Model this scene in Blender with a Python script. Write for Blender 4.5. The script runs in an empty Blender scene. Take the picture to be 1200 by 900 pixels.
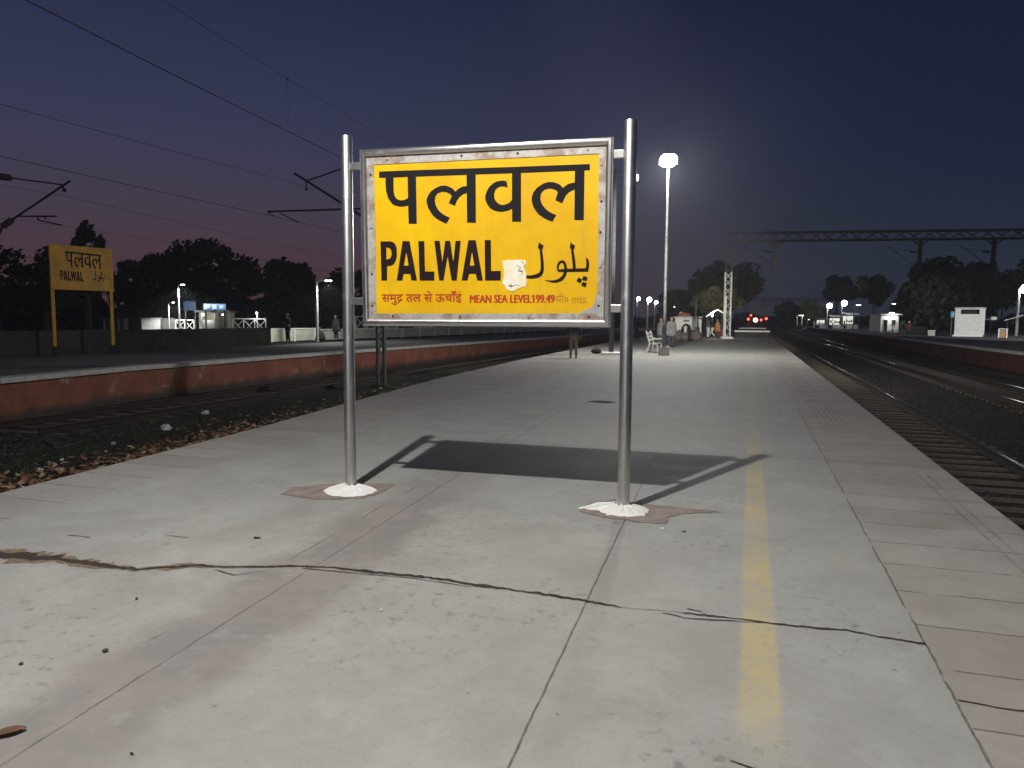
import bpy, math, random
from mathutils import Vector, Matrix
from mathutils.geometry import tessellate_polygon

SC = bpy.context.scene
COL = SC.collection
R = math.radians

# ------------------------------------------------------------------ camera
# 26 mm phone camera, eye height 1.55 m above the platform, +Y runs along the platform
YAW, PITCH, ROLL, EYE = R(17.7521), R(4.9081), R(0.35), 1.55
FPX = 870.0                                    # focal length in photograph pixels (1200 wide)
fw = Vector((-math.sin(YAW) * math.cos(PITCH), math.cos(YAW) * math.cos(PITCH), -math.sin(PITCH)))
r0 = Vector((math.cos(YAW), math.sin(YAW), 0.0))
u0 = r0.cross(fw)
rt = r0 * math.cos(ROLL) + u0 * math.sin(ROLL)
up = -r0 * math.sin(ROLL) + u0 * math.cos(ROLL)
EYEP = Vector((0, 0, EYE))
cam_d = bpy.data.cameras.new('camera')
cam_d.sensor_width = 36.0
cam_d.lens = 36.0 * FPX / 1200.0
cam_d.clip_start, cam_d.clip_end = 0.05, 3000.0
cam = bpy.data.objects.new('camera', cam_d)
COL.objects.link(cam)
cam.matrix_world = Matrix((
    (rt.x, up.x, -fw.x, EYEP.x), (rt.y, up.y, -fw.y, EYEP.y), (rt.z, up.z, -fw.z, EYEP.z), (0, 0, 0, 1)))
SC.camera = cam

# ------------------------------------------------------------------ dusk sky
def s2l(c):
    return tuple(((v / 255.0) / 12.92 if v / 255.0 <= 0.04045 else ((v / 255.0 + 0.055) / 1.055) ** 2.4) for v in c)

world = bpy.data.worlds.new('World')
SC.world = world
world.use_nodes = True
wn, wl = world.node_tree.nodes, world.node_tree.links
bg = wn['Background']
bg.inputs['Strength'].default_value = 1.0
tc = wn.new('ShaderNodeTexCoord')
nrm = wn.new('ShaderNodeVectorMath'); nrm.operation = 'NORMALIZE'
wl.new(tc.outputs['Generated'], nrm.inputs[0])
sep = wn.new('ShaderNodeSeparateXYZ'); wl.new(nrm.outputs[0], sep.inputs[0])

def sky_ramp(stops):
    r = wn.new('ShaderNodeValToRGB')
    els = r.color_ramp.elements
    while len(els) < len(stops):
        els.new(0.5)
    for e, (p, c) in zip(els, stops):
        e.position = p
        e.color = (*s2l(c), 1)
    wl.new(sep.outputs['Z'], r.inputs[0])
    return r
SKY_EAST = [(0.0, (42, 50, 60)), (0.07, (36, 44, 57)), (0.2, (25, 32, 57)), (0.4, (15, 20, 48)), (1.0, (10, 12, 28))]
SKY_WEST = [(0.0, (90, 58, 60)), (0.06, (78, 57, 66)), (0.13, (69, 60, 74)), (0.22, (56, 58, 86)), (0.4, (30, 38, 70)), (1.0, (12, 16, 36))]
re_, rw_ = sky_ramp(SKY_EAST), sky_ramp(SKY_WEST)
dot = wn.new('ShaderNodeVectorMath'); dot.operation = 'DOT_PRODUCT'
dot.inputs[1].default_value = (-0.78, 0.62, 0.0)
wl.new(nrm.outputs[0], dot.inputs[0])
mr = wn.new('ShaderNodeMapRange'); mr.interpolation_type = 'SMOOTHSTEP'
mr.inputs['From Min'].default_value = 0.5; mr.inputs['From Max'].default_value = 1.02
wl.new(dot.outputs['Value'], mr.inputs['Value'])
mixs = wn.new('ShaderNodeMix'); mixs.data_type = 'RGBA'
wl.new(mr.outputs[0], mixs.inputs[0]); wl.new(re_.outputs[0], mixs.inputs[6]); wl.new(rw_.outputs[0], mixs.inputs[7])
wl.new(mixs.outputs[2], bg.inputs['Color'])

SC.view_settings.view_transform = 'Standard'
SC.view_settings.look = 'None'
SC.view_settings.exposure = 0.0
SC.view_settings.gamma = 1.0
SC.view_settings.use_curve_mapping = False
SC.cycles.max_bounces = 6
SC.cycles.diffuse_bounces = 3
SC.cycles.use_denoising = True
SC.cycles.sample_clamp_indirect = 4.0
SC.cycles.caustics_reflective = False
SC.cycles.caustics_refractive = False

# lamp outputs (watts)
P_NEAR, P_FAR, P_BACK = 3050.0, 5400.0, 1500.0
HAZE = 0.0007

# ------------------------------------------------------------------ helpers
def at(px, py, depth):
    """point seen at photograph pixel (px,py) at this distance along the view axis"""
    return EYEP + (fw + rt * ((px - 600) / FPX) + up * ((450 - py) / FPX)) * depth
def on_ground(px, depth, z=0.0):
    p = at(px, 400, depth); return Vector((p.x, p.y, z))
def on_plane(px, py, axis, val):
    d = fw + rt * ((px - 600) / FPX) + up * ((450 - py) / FPX)
    return EYEP + d * ((val - EYEP[axis]) / d[axis])

class MB:
    def __init__(s): s.v, s.f = [], []
    def add(s, vs, fs):
        b = len(s.v); s.v.extend([tuple(v) for v in vs]); s.f.extend([tuple(i + b for i in f) for f in fs]); return s
    def box(s, c, d, rz=0.0):
        x, y, z = d[0] / 2, d[1] / 2, d[2] / 2; co, si = math.cos(rz), math.sin(rz)
        vs = []
        for dz in (-z, z):
            for dx, dy in ((-x, -y), (x, -y), (x, y), (-x, y)):
                vs.append((c[0] + dx * co - dy * si, c[1] + dx * si + dy * co, c[2] + dz))
        return s.add(vs, [(3, 2, 1, 0), (4, 5, 6, 7), (0, 1, 5, 4), (1, 2, 6, 5), (2, 3, 7, 6), (3, 0, 4, 7)])
    def bar(s, p, q, w, h, upv=(0, 0, 1)):
        p, q = Vector(p), Vector(q); d = (q - p).normalized(); a = d.cross(Vector(upv))
        if a.length < 1e-4: a = d.cross(Vector((1, 0, 0)))
        a.normalize(); b = a.cross(d).normalized(); a *= w / 2; b *= h / 2
        vs = [p - a - b, p + a - b, p + a + b, p - a + b, q - a - b, q + a - b, q + a + b, q - a + b]
        return s.add(vs, [(3, 2, 1, 0), (4, 5, 6, 7), (0, 1, 5, 4), (1, 2, 6, 5), (2, 3, 7, 6), (3, 0, 4, 7)])
    def tube(s, pts, rad, n=10, cap=True, closed=False):
        pts = [Vector(p) for p in pts]; m = len(pts)
        if not isinstance(rad, (list, tuple)): rad = [rad] * m
        vs, fs = [], []; ref = None
        for i, p in enumerate(pts):
            if closed: d0, d1 = (p - pts[i - 1]).normalized(), (pts[(i + 1) % m] - p).normalized()
            else:
                d0 = (p - pts[i - 1]).normalized() if i else (pts[1] - p).normalized()
                d1 = (pts[i + 1] - p).normalized() if i < m - 1 else d0
            t = (d0 + d1).normalized()
            if ref is None:
                ref = Vector((0, 0, 1)) if abs(t.z) < 0.9 else Vector((1, 0, 0))
                if closed: ref = (pts[1] - pts[0]).cross(pts[2] - pts[1]).normalized()
            a = t.cross(ref).normalized(); b = a.cross(t).normalized()
            if not closed: ref = b
            k = 1.0 / max(0.35, math.sqrt(max(0.0, (1 + d0.dot(d1)) / 2)))
            for j in range(n):
                th = 2 * math.pi * j / n
                vs.append(p + a * (math.cos(th) * rad[i] * (k if m > 2 else 1)) + b * (math.sin(th) * rad[i]))
        for i in range(m if closed else m - 1):
            i2 = (i + 1) % m
            for j in range(n):
                j2 = (j + 1) % n
                fs.append((i * n + j, i * n + j2, i2 * n + j2, i2 * n + j))
        if cap and not closed:
            fs.append(tuple(range(n))[::-1]); fs.append(tuple((m - 1) * n + j for j in range(n)))
        return s.add(vs, fs)
    def lathe(s, prof, c=(0, 0, 0), n=16):
        vs, fs = [], []; m = len(prof)
        for r, z in prof:
            for j in range(n):
                t = 2 * math.pi * j / n; vs.append((c[0] + r * math.cos(t), c[1] + r * math.sin(t), c[2] + z))
        for i in range(m - 1):
            for j in range(n):
                j2 = (j + 1) % n; fs.append((i * n + j, i * n + j2, (i + 1) * n + j2, (i + 1) * n + j))
        fs.append(tuple(range(n))[::-1]); fs.append(tuple((m - 1) * n + j for j in range(n)))
        return s.add(vs, fs)
    def ball(s, c, r, n=10, m=7):
        if not isinstance(r, (list, tuple)): r = (r, r, r)
        vs, fs = [(c[0], c[1], c[2] - r[2])], []
        for i in range(1, m):
            ph = math.pi * i / m - math.pi / 2
            for j in range(n):
                t = 2 * math.pi * j / n
                vs.append((c[0] + r[0] * math.cos(ph) * math.cos(t), c[1] + r[1] * math.cos(ph) * math.sin(t), c[2] + r[2] * math.sin(ph)))
        vs.append((c[0], c[1], c[2] + r[2])); L = len(vs) - 1
        for j in range(n):
            j2 = (j + 1) % n
            fs.append((0, 1 + j2, 1 + j)); fs.append((L, 1 + (m - 2) * n + j, 1 + (m - 2) * n + j2))
            for i in range(m - 2):
                fs.append((1 + i * n + j, 1 + i * n + j2, 1 + (i + 1) * n + j2, 1 + (i + 1) * n + j))
        return s.add(vs, fs)
    def plate(s, loops, a, b, place):
        """prism between offsets a (front) and b (back) of a 2-D outline with holes; place(u,v,off) -> 3-D"""
        loops = [[(p[0], p[1]) for p in l] for l in loops]
        tri = tessellate_polygon([[Vector((x, y, 0)) for x, y in l] for l in loops])
        flat = [p for l in loops for p in l]; n = len(flat)
        vs = [place(x, y, a) for x, y in flat] + [place(x, y, b) for x, y in flat]
        fs = [tuple(t) for t in tri] + [tuple(i + n for i in reversed(t)) for t in tri]
        k = 0
        for l in loops:
            for i in range(len(l)):
                j = (i + 1) % len(l); fs.append((k + i, k + j, k + j + n, k + i + n))
            k += len(l)
        return s.add(vs, fs)
    def build(s, name, mat, parent=None, smooth=False, bevel=0.0, loc=None):
        me = bpy.data.meshes.new(name)
        me.from_pydata(s.v, [], s.f); me.update()
        if smooth:
            for p in me.polygons: p.use_smooth = True
        if mat: me.materials.append(mat)
        o = bpy.data.objects.new(name, me); COL.objects.link(o)
        if parent: o.parent = parent
        if loc is not None: o.location = loc
        if smooth == 'auto':
            md = o.modifiers.new('edge', 'EDGE_SPLIT'); md.split_angle = R(40)
        if bevel:
            md = o.modifiers.new('bevel', 'BEVEL'); md.width = bevel; md.segments = 2; md.limit_method = 'ANGLE'
        return o

def tag(o, label, cat, group=None, kind=None):
    o['label'] = label; o['category'] = cat
    if group: o['group'] = group
    if kind: o['kind'] = kind
    return o
def structure(o):
    o['kind'] = 'structure'; return o
def thing(name, label, cat, loc=(0, 0, 0), rz=0.0, group=None):
    o = bpy.data.objects.new(name, None); COL.objects.link(o)
    o.location = loc; o.rotation_euler = (0, 0, rz); o.empty_display_size = 0.2
    return tag(o, label, cat, group)
def copy_tree(o, label=None, loc=None, rz=None):
    def rec(src, par):
        c = src.copy(); COL.objects.link(c); c.parent = par
        for ch in src.children: rec(ch, c)
        return c
    c = rec(o, None)
    if label: c['label'] = label
    if loc is not None: c.location = loc
    if rz is not None: c.rotation_euler = (0, 0, rz)
    return c

# ------------------------------------------------------------------ materials
def mat(name, col, rough=0.7, metal=0.0, spec=0.5, var=0.0, scale=4.0, bump=0.0, bscale=30.0, col2=None):
    m = bpy.data.materials.new(name); m.use_nodes = True
    nt = m.node_tree; b = nt.nodes['Principled BSDF']
    b.inputs['Base Color'].default_value = (*col, 1); b.inputs['Roughness'].default_value = rough
    b.inputs['Metallic'].default_value = metal; b.inputs['Specular IOR Level'].default_value = spec
    if var or col2:
        t = nt.nodes.new('ShaderNodeTexCoord'); n = nt.nodes.new('ShaderNodeTexNoise')
        n.inputs['Scale'].default_value = scale; n.inputs['Detail'].default_value = 7; n.inputs['Roughness'].default_value = 0.65
        nt.links.new(t.outputs['Object'], n.inputs['Vector'])
        r = nt.nodes.new('ShaderNodeValToRGB'); r.color_ramp.elements[0].position = 0.36; r.color_ramp.elements[1].position = 0.66
        c2 = col2 or tuple(c * (1 - var) for c in col)
        r.color_ramp.elements[0].color = (*c2, 1); r.color_ramp.elements[1].color = (*(tuple(min(1, c * (1 + var * .4)) for c in col)), 1)
        nt.links.new(n.outputs[0], r.inputs[0]); nt.links.new(r.outputs[0], b.inputs['Base Color'])
    if bump:
        t = nt.nodes.new('ShaderNodeTexCoord'); n = nt.nodes.new('ShaderNodeTexNoise')
        n.inputs['Scale'].default_value = bscale; n.inputs['Detail'].default_value = 6
        nt.links.new(t.outputs['Object'], n.inputs['Vector'])
        bp = nt.nodes.new('ShaderNodeBump'); bp.inputs['Strength'].default_value = bump; bp.inputs['Distance'].default_value = 0.02
        nt.links.new(n.outputs[0], bp.inputs['Height']); nt.links.new(bp.outputs[0], b.inputs['Normal'])
    return m
def glow(name, col, strength):
    m = bpy.data.materials.new(name); m.use_nodes = True
    b = m.node_tree.nodes['Principled BSDF']
    b.inputs['Base Color'].default_value = (0.8, 0.8, 0.8, 1)
    b.inputs['Emission Color'].default_value = (*col, 1); b.inputs['Emission Strength'].default_value = strength
    return m

class NG:
    """tiny shader-maths writer"""
    def __init__(s, m): s.m = m; s.nt = m.node_tree; s.N = s.nt.nodes; s.L = s.nt.links
    def put(s, sock, v):
        if hasattr(v, 'is_output'): s.L.new(v, sock)
        else: sock.default_value = v
    def math(s, op, a, b=None, c=None, clamp=False):
        n = s.N.new('ShaderNodeMath'); n.operation = op; n.use_clamp = clamp
        s.put(n.inputs[0], a)
        if b is not None: s.put(n.inputs[1], b)
        if c is not None: s.put(n.inputs[2], c)
        return n.outputs[0]
    def noise(s, vec, scale, detail=5, rough=0.6, dist=0.0):
        n = s.N.new('ShaderNodeTexNoise'); s.L.new(vec, n.inputs['Vector'])
        n.inputs['Scale'].default_value = scale; n.inputs['Detail'].default_value = detail
        n.inputs['Roughness'].default_value = rough; n.inputs['Distortion'].default_value = dist
        return n.outputs[0]
    def step(s, v, a, b):
        n = s.N.new('ShaderNodeMapRange'); n.interpolation_type = 'SMOOTHSTEP'
        s.put(n.inputs['Value'], v); s.put(n.inputs['From Min'], a); s.put(n.inputs['From Max'], b)
        return n.outputs[0]
    def mix(s, f, a, b, mode='MIX'):
        n = s.N.new('ShaderNodeMix'); n.data_type = 'RGBA'; n.blend_type = mode
        s.put(n.inputs[0], f)
        for k, v in ((6, a), (7, b)):
            if hasattr(v, 'is_output'): s.L.new(v, n.inputs[k])
            else: n.inputs[k].default_value = (*v, 1)
        return n.outputs[2]
    def pos(s):
        g = s.N.new('ShaderNodeNewGeometry'); sp = s.N.new('ShaderNodeSeparateXYZ'); s.L.new(g.outputs['Position'], sp.inputs[0])
        return g.outputs['Position'], sp.outputs[0], sp.outputs[1], sp.outputs[2]

def line(g, d, half, soft=0.5):
    """1 on a line where |d| < half"""
    a = g.math('ABSOLUTE', d)
    return g.math('SUBTRACT', 1.0, g.step(a, half * soft, half * (2 - soft)))

def concrete_platform():
    m = bpy.data.materials.new('platform_concrete'); m.use_nodes = True; g = NG(m)
    b = g.N['Principled BSDF']; P, X, Y, Z = g.pos()
    big = g.noise(P, 0.35, 4, 0.55); mid = g.noise(P, 1.6, 7, 0.68, 0.4); fine = g.noise(P, 14, 8, 0.72); grit = g.noise(P, 160, 3, 0.6)
    c = g.mix(g.step(mid, 0.3, 0.72), (0.235, 0.230, 0.218), (0.315, 0.312, 0.300))
    c = g.mix(g.math('MULTIPLY', g.step(big, 0.4, 0.7), 0.55), c, (0.268, 0.267, 0.256))
    c = g.mix(g.math('MULTIPLY', g.step(fine, 0.48, 0.72), 0.42), c, (0.185, 0.182, 0.172))
    grit2 = g.noise(P, 95, 4, 0.7)
    c = g.mix(g.math('MULTIPLY', g.step(grit2, 0.52, 0.70), 0.38), c, (0.17, 0.165, 0.155))
    blot = g.noise(P, 0.9, 8, 0.72, 0.8)
    c = g.mix(g.math('MULTIPLY', g.step(blot, 0.54, 0.68), 0.45), c, (0.215, 0.212, 0.20))
    c = g.mix(g.math('MULTIPLY', g.math('SUBTRACT', 1.0, g.step(blot, 0.32, 0.44)), 0.45), c, (0.36, 0.355, 0.34))
    vd = g.N.new('ShaderNodeTexVoronoi'); g.L.new(P, vd.inputs['Vector']); vd.inputs['Scale'].default_value = 7.5
    vs_ = g.N.new('ShaderNodeSeparateColor'); g.L.new(vd.outputs['Color'], vs_.inputs[0])
    rad = g.math('MULTIPLY', g.math('POWER', vs_.outputs[0], 4.0), 0.115)
    dots = g.math('MULTIPLY', g.math('SUBTRACT', 1.0, g.step(g.math('ADD', vd.outputs['Distance'], g.math('MULTIPLY_ADD', grit, 0.08, -0.04)), g.math('MULTIPLY', rad, 0.6), g.math('ADD', rad, 0.01))), g.step(vs_.outputs[1], 0.42, 0.46))
    c = g.mix(g.math('MULTIPLY', dots, 0.6), c, (0.10, 0.095, 0.085))
    c = g.mix(g.math('MULTIPLY', g.step(grit, 0.45, 0.68), 0.30), c, (0.40, 0.39, 0.37))
    # dark scuffs and oil spots in drifts
    sp = g.noise(P, 12.0, 7, 0.72, 0.0)
    drift = g.noise(P, 0.7, 3, 0.5)
    sc = g.math('MULTIPLY', g.step(sp, 0.53, 0.66), g.step(drift, 0.43, 0.60))
    c = g.mix(g.math('MULTIPLY', sc, 0.72), c, (0.135, 0.132, 0.124))
    yel = g.math('MULTIPLY', g.step(g.noise(P, 1.1, 5, 0.6), 0.52, 0.7), 0.30)
    c = g.mix(yel, c, (0.34, 0.325, 0.275))
    # pink wash beside the skew joint
    jx = g.math('ADD', X, g.math('MULTIPLY_ADD', Y, 0.062, 2.32))          # 0 on the skew joint
    wob = g.math('MULTIPLY_ADD', g.noise(P, 1.3, 5, 0.65), 0.9, -0.45)
    d = g.math('ADD', g.math('ADD', jx, wob), -0.02)
    pk = g.math('MULTIPLY', line(g, d, 0.34, 0.55), g.math('SUBTRACT', 1.0, g.step(Y, 4.6, 9.0)))
    pk = g.math('MULTIPLY', pk, g.step(g.noise(P, 3.2, 6, 0.7), 0.25, 0.48))
    c = g.mix(g.math('MULTIPLY', pk, 0.8), c, g.mix(g.step(g.noise(P, 2.2, 5, 0.65), 0.42, 0.6), (0.215, 0.180, 0.170), (0.165, 0.158, 0.152)))
    # strip of older edge tiles
    tile = g.step(X, 0.85, 0.87)
    lt = g.math('SUBTRACT', 1.0, g.step(X, -5.42, -5.35))
    lt = g.math('MULTIPLY', lt, g.step(g.math('ADD', Y, wob), 1.0, 3.0))
    c = g.mix(g.math('MULTIPLY', g.math('MAXIMUM', tile, g.math('MULTIPLY', lt, 0.6)), 0.55), c, g.mix(g.step(g.noise(P, 2.1, 6, 0.7), 0.35, 0.65), (0.25, 0.215, 0.195), (0.33, 0.30, 0.275)))
    # tile joints across the strip, broken up
    ty = g.math('MULTIPLY_ADD', g.noise(P, 2.5, 4, 0.6), 0.07, g.math('DIVIDE', Y, 0.515))
    fr = g.math('ABSOLUTE', g.math('SUBTRACT', g.math('FRACT', g.math('ADD', ty, 100.37)), 0.5))
    tj = g.math('MULTIPLY', g.math('SUBTRACT', 1.0, g.step(fr, 0.006, 0.018)), g.step(g.noise(P, 4, 3, 0.5), 0.34, 0.48))
    tj = g.math('MULTIPLY', tj, g.math('MAXIMUM', tile, lt))
    wn_ = g.N.new('ShaderNodeTexWhiteNoise'); wn_.noise_dimensions = '1D'
    g.L.new(g.math('FLOOR', g.math('ADD', ty, 100.87)), wn_.inputs['W'])
    c = g.mix(g.math('MULTIPLY', g.math('MULTIPLY', g.math('MAXIMUM', tile, lt), wn_.outputs['Value']), 0.42), c, (0.205, 0.175, 0.16))
    # long joints
    wv = g.math('ADD', g.math('MULTIPLY_ADD', g.noise(P, 5, 4, 0.6), 0.03, -0.015), g.math('MULTIPLY_ADD', g.noise(P, 60, 5, 0.7), 0.012, -0.006))
    j1 = g.math('MULTIPLY', line(g, g.math('ADD', jx, wv), 0.0045), g.math('MULTIPLY_ADD', g.step(g.noise(P, 8, 4, 0.7), 0.35, 0.6), 0.5, 0.5))
    j2 = line(g, g.math('ADD', g.math('ADD', X, g.math('MULTIPLY_ADD', Y, 0.04, 0.66)), g.math('MULTIPLY', wv, 0.5)), 0.0050)
    j2 = g.math('MULTIPLY', j2, g.math('SUBTRACT', 1.0, g.math('MULTIPLY', g.step(Y, 5.8, 7.6), 0.75)))
    j3 = g.math('MULTIPLY', line(g, g.math('ADD', g.math('SUBTRACT', X, 0.855), wv), 0.0055), g.step(g.noise(P, 3, 3, 0.6), 0.32, 0.5))
    j4 = g.math('MULTIPLY', line(g, g.math('ADD', g.math('ADD', jx, 0.22), wv), 0.005), g.step(g.noise(P, 1.2, 2, 0.5), 0.48, 0.55))
    jj = g.math('MAXIMUM', g.math('MAXIMUM', j1, j2), g.math('MAXIMUM', j3, j4))
    # tactile grooves
    gx = g.math('DIVIDE', g.math('SUBTRACT', X, 1.04), 0.085)
    gf = g.math('ABSOLUTE', g.math('SUBTRACT', g.math('FRACT', gx), 0.5))
    gr = g.math('SUBTRACT', 1.0, g.step(gf, 0.09, 0.20))
    gm = g.math('MULTIPLY', g.math('MULTIPLY', g.step(X, 1.03, 1.05), g.math('SUBTRACT', 1.0, g.step(X, 1.44, 1.47))), g.math('MULTIPLY', g.step(Y, 10.5, 14.0), g.math('SUBTRACT', 1.0, g.step(Y, 24.0, 34.0))))
    gm2 = g.math('MULTIPLY', g.math('MULTIPLY', g.step(X, 1.63, 1.65), g.math('SUBTRACT', 1.0, g.step(X, 1.80, 1.82))), g.math('SUBTRACT', 1.0, g.step(Y, 8.0, 10.0)))
    gr = g.math('MULTIPLY', gr, g.math('MAXIMUM', gm, g.math('MULTIPLY', gm2, 0.6)))
    gr = g.math('MULTIPLY', gr, g.step(g.noise(P, 1.5, 4, 0.6), 0.3, 0.6))
    # slab seams across the platform far off
    sy = g.math('ABSOLUTE', g.math('SUBTRACT', g.math('FRACT', g.math('DIVIDE', g.math('ADD', Y, 96.05), 10.0)), 0.5))
    sj = g.math('MULTIPLY', g.math('SUBTRACT', 1.0, g.step(sy, 0.001, 0.004)), g.math('MULTIPLY', g.step(Y, 6.0, 7.0), 0.35))
    # worn yellow line
    yl = line(g, g.math('ADD', g.math('SUBTRACT', X, 0.085), g.math('MULTIPLY_ADD', g.noise(P, 22, 5, 0.7), 0.05, -0.025)), 0.082, 0.78)
    wear = g.step(g.math('ADD', g.noise(P, 6, 7, 0.75), g.math('MULTIPLY', g.noise(P, 45, 4, 0.7), 0.25)), 0.44, 0.74)
    ext = g.math('MULTIPLY', g.step(g.math('ADD', Y, wob), 2.5, 3.3), g.math('SUBTRACT', 1.0, g.math('MULTIPLY', g.step(Y, 6.5, 13.0), 0.75)))
    ext = g.math('MULTIPLY', ext, g.math('MULTIPLY_ADD', g.step(g.noise(P, 1.0, 2, 0.5), 0.35, 0.6), 0.5, 0.5))
    c = g.mix(g.math('MULTIPLY', g.math('MULTIPLY', yl, g.math('MULTIPLY_ADD', wear, 0.55, 0.22)), ext), c, (0.45, 0.36, 0.15))
    dark = g.math('MAXIMUM', g.math('MAXIMUM', jj, tj), g.math('MAXIMUM', g.math('MULTIPLY', gr, 0.7), sj))
    c = g.mix(g.math('MULTIPLY', dark, g.math('MULTIPLY_ADD', g.step(fine, 0.3, 0.6), 0.35, 0.5)), c, (0.05, 0.043, 0.037))
    g.L.new(c, b.inputs['Base Color'])
    g.put(b.inputs['Roughness'], g.math('MULTIPLY_ADD', mid, 0.25, 0.62)); b.inputs['Specular IOR Level'].default_value = 0.35
    h = g.math('SUBTRACT', g.math('ADD', g.math('MULTIPLY', fine, 0.35), g.math('MULTIPLY', grit, 0.15)), g.math('MULTIPLY', dark, 0.8))
    bp = g.N.new('ShaderNodeBump'); bp.inputs['Strength'].default_value = 0.35; bp.inputs['Distance'].default_value = 0.012
    g.L.new(h, bp.inputs['Height']); g.L.new(bp.outputs[0], b.inputs['Normal'])
    return m

def red_wall():
    m = bpy.data.materials.new('red_washed_wall'); m.use_nodes = True; g = NG(m); b = g.N['Principled BSDF']; P, X, Y, Z = g.pos()
    n1 = g.noise(P, 1.2, 6, 0.7); n2 = g.noise(P, 5, 6, 0.7)
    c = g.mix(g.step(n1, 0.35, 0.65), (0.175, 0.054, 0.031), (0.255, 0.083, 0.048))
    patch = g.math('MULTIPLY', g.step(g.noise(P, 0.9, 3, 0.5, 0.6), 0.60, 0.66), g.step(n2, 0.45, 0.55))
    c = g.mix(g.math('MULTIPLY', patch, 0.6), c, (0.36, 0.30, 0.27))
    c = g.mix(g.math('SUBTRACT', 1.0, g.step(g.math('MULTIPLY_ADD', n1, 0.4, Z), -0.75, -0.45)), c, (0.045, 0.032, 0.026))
    g.L.new(c, b.inputs['Base Color']); b.inputs['Roughness'].default_value = 0.85
    return m

def ground_mat():
    m = bpy.data.materials.new('ballast_ground'); m.use_nodes = True; g = NG(m); b = g.N['Principled BSDF']; P, X, Y, Z = g.pos()
    n1 = g.noise(P, 0.5, 5, 0.6); n2 = g.noise(P, 9, 7, 0.75); v = g.N.new('ShaderNodeTexVoronoi'); g.L.new(P, v.inputs['Vector']); v.inputs['Scale'].default_value = 14
    c = g.mix(g.step(n2, 0.35, 0.7), (0.010, 0.009, 0.008), (0.036, 0.031, 0.027))
    c = g.mix(g.math('MULTIPLY', g.step(n1, 0.45, 0.65), 0.55), c, (0.045, 0.028, 0.017))
    green = g.math('MULTIPLY', g.math('SUBTRACT', 1.0, g.step(X, -9.5, -7.5)), g.step(g.noise(P, 0.35, 4, 0.6), 0.42, 0.58))
    c = g.mix(g.math('MULTIPLY', green, 0.75), c, g.mix(g.step(n2, 0.4, 0.65), (0.018, 0.026, 0.012), (0.045, 0.055, 0.026)))
    g.L.new(c, b.inputs['Base Color']); b.inputs['Roughness'].default_value = 0.9; b.inputs['Specular IOR Level'].default_value = 0.2
    bp = g.N.new('ShaderNodeBump'); bp.inputs['Strength'].default_value = 0.9; bp.inputs['Distance'].default_value = 0.05
    g.L.new(g.math('ADD', g.math('MULTIPLY', v.outputs[0], -0.8), n2), bp.inputs['Height']); g.L.new(bp.outputs[0], b.inputs['Normal'])
    return m

def sign_yellow():
    m = bpy.data.materials.new('sign_yellow_sheet'); m.use_nodes = True; g = NG(m); b = g.N['Principled BSDF']; P, X, Y, Z = g.pos()
    n = g.noise(P, 1.8, 5, 0.6); n2 = g.noise(P, 22, 6, 0.75)
    c = g.mix(g.step(n, 0.3, 0.7), (0.78, 0.43, 0.0), (0.88, 0.53, 0.0))
    c = g.mix(g.math('MULTIPLY', g.step(n2, 0.66, 0.78), 0.25), c, (0.55, 0.36, 0.05))
    mp = g.N.new('ShaderNodeMapping'); mp.inputs['Scale'].default_value = (9, 9, 0.7); g.L.new(P, mp.inputs[0])
    sk = g.noise(mp.outputs[0], 2.0, 5, 0.6)
    c = g.mix(g.math('MULTIPLY', g.step(sk, 0.52, 0.72), 0.28), c, (0.60, 0.38, 0.03))
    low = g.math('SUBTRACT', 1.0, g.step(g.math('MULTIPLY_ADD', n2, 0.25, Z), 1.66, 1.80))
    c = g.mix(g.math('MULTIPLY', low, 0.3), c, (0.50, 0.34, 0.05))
    g.L.new(c, b.inputs['Base Color']); g.put(b.inputs['Roughness'], g.math('MULTIPLY_ADD', n2, 0.3, 0.28))
    bp = g.N.new('ShaderNodeBump'); bp.inputs['Strength'].default_value = 0.25; bp.inputs['Distance'].default_value = 0.03
    g.L.new(g.noise(P, 2.6, 2, 0.5), bp.inputs['Height']); g.L.new(bp.outputs[0], b.inputs['Normal'])
    return m

def steel(name, rough=0.28, col=(0.62, 0.61, 0.59)):
    m = bpy.data.materials.new(name); m.use_nodes = True; g = NG(m); b = g.N['Principled BSDF']
    t = g.N.new('ShaderNodeTexCoord'); P = t.outputs['Object']
    mp = g.N.new('ShaderNodeMapping'); mp.inputs['Scale'].default_value = (60, 60, 1.2); g.L.new(P, mp.inputs[0])
    br = g.noise(mp.outputs[0], 3, 5, 0.6); sp = g.noise(P, 9, 6, 0.7)
    c = g.mix(g.math('MULTIPLY', g.step(sp, 0.55, 0.75), 0.35), col, (0.33, 0.29, 0.25))
    g.L.new(c, b.inputs['Base Color']); b.inputs['Metallic'].default_value = 1.0
    g.put(b.inputs['Roughness'], g.math('ADD', g.math('MULTIPLY_ADD', br, 0.16, rough - 0.08), g.math('MULTIPLY', g.step(sp, 0.5, 0.75), 0.15)))
    return m

def rusty_strip():
    m = bpy.data.materials.new('aluminium_strip_stained'); m.use_nodes = True; g = NG(m); b = g.N['Principled BSDF']; P, X, Y, Z = g.pos()
    n = g.noise(P, 5, 6, 0.7); n2 = g.noise(P, 30, 5, 0.7)
    c = g.mix(g.step(n2, 0.3, 0.7), (0.46, 0.43, 0.40), (0.64, 0.62, 0.59))
    c = g.mix(g.math('MULTIPLY', g.step(n, 0.44, 0.60), 0.75), c, (0.29, 0.19, 0.13))
    g.L.new(c, b.inputs['Base Color']); b.inputs['Roughness'].default_value = 0.5; b.inputs['Metallic'].default_value = 0.35
    return m

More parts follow.
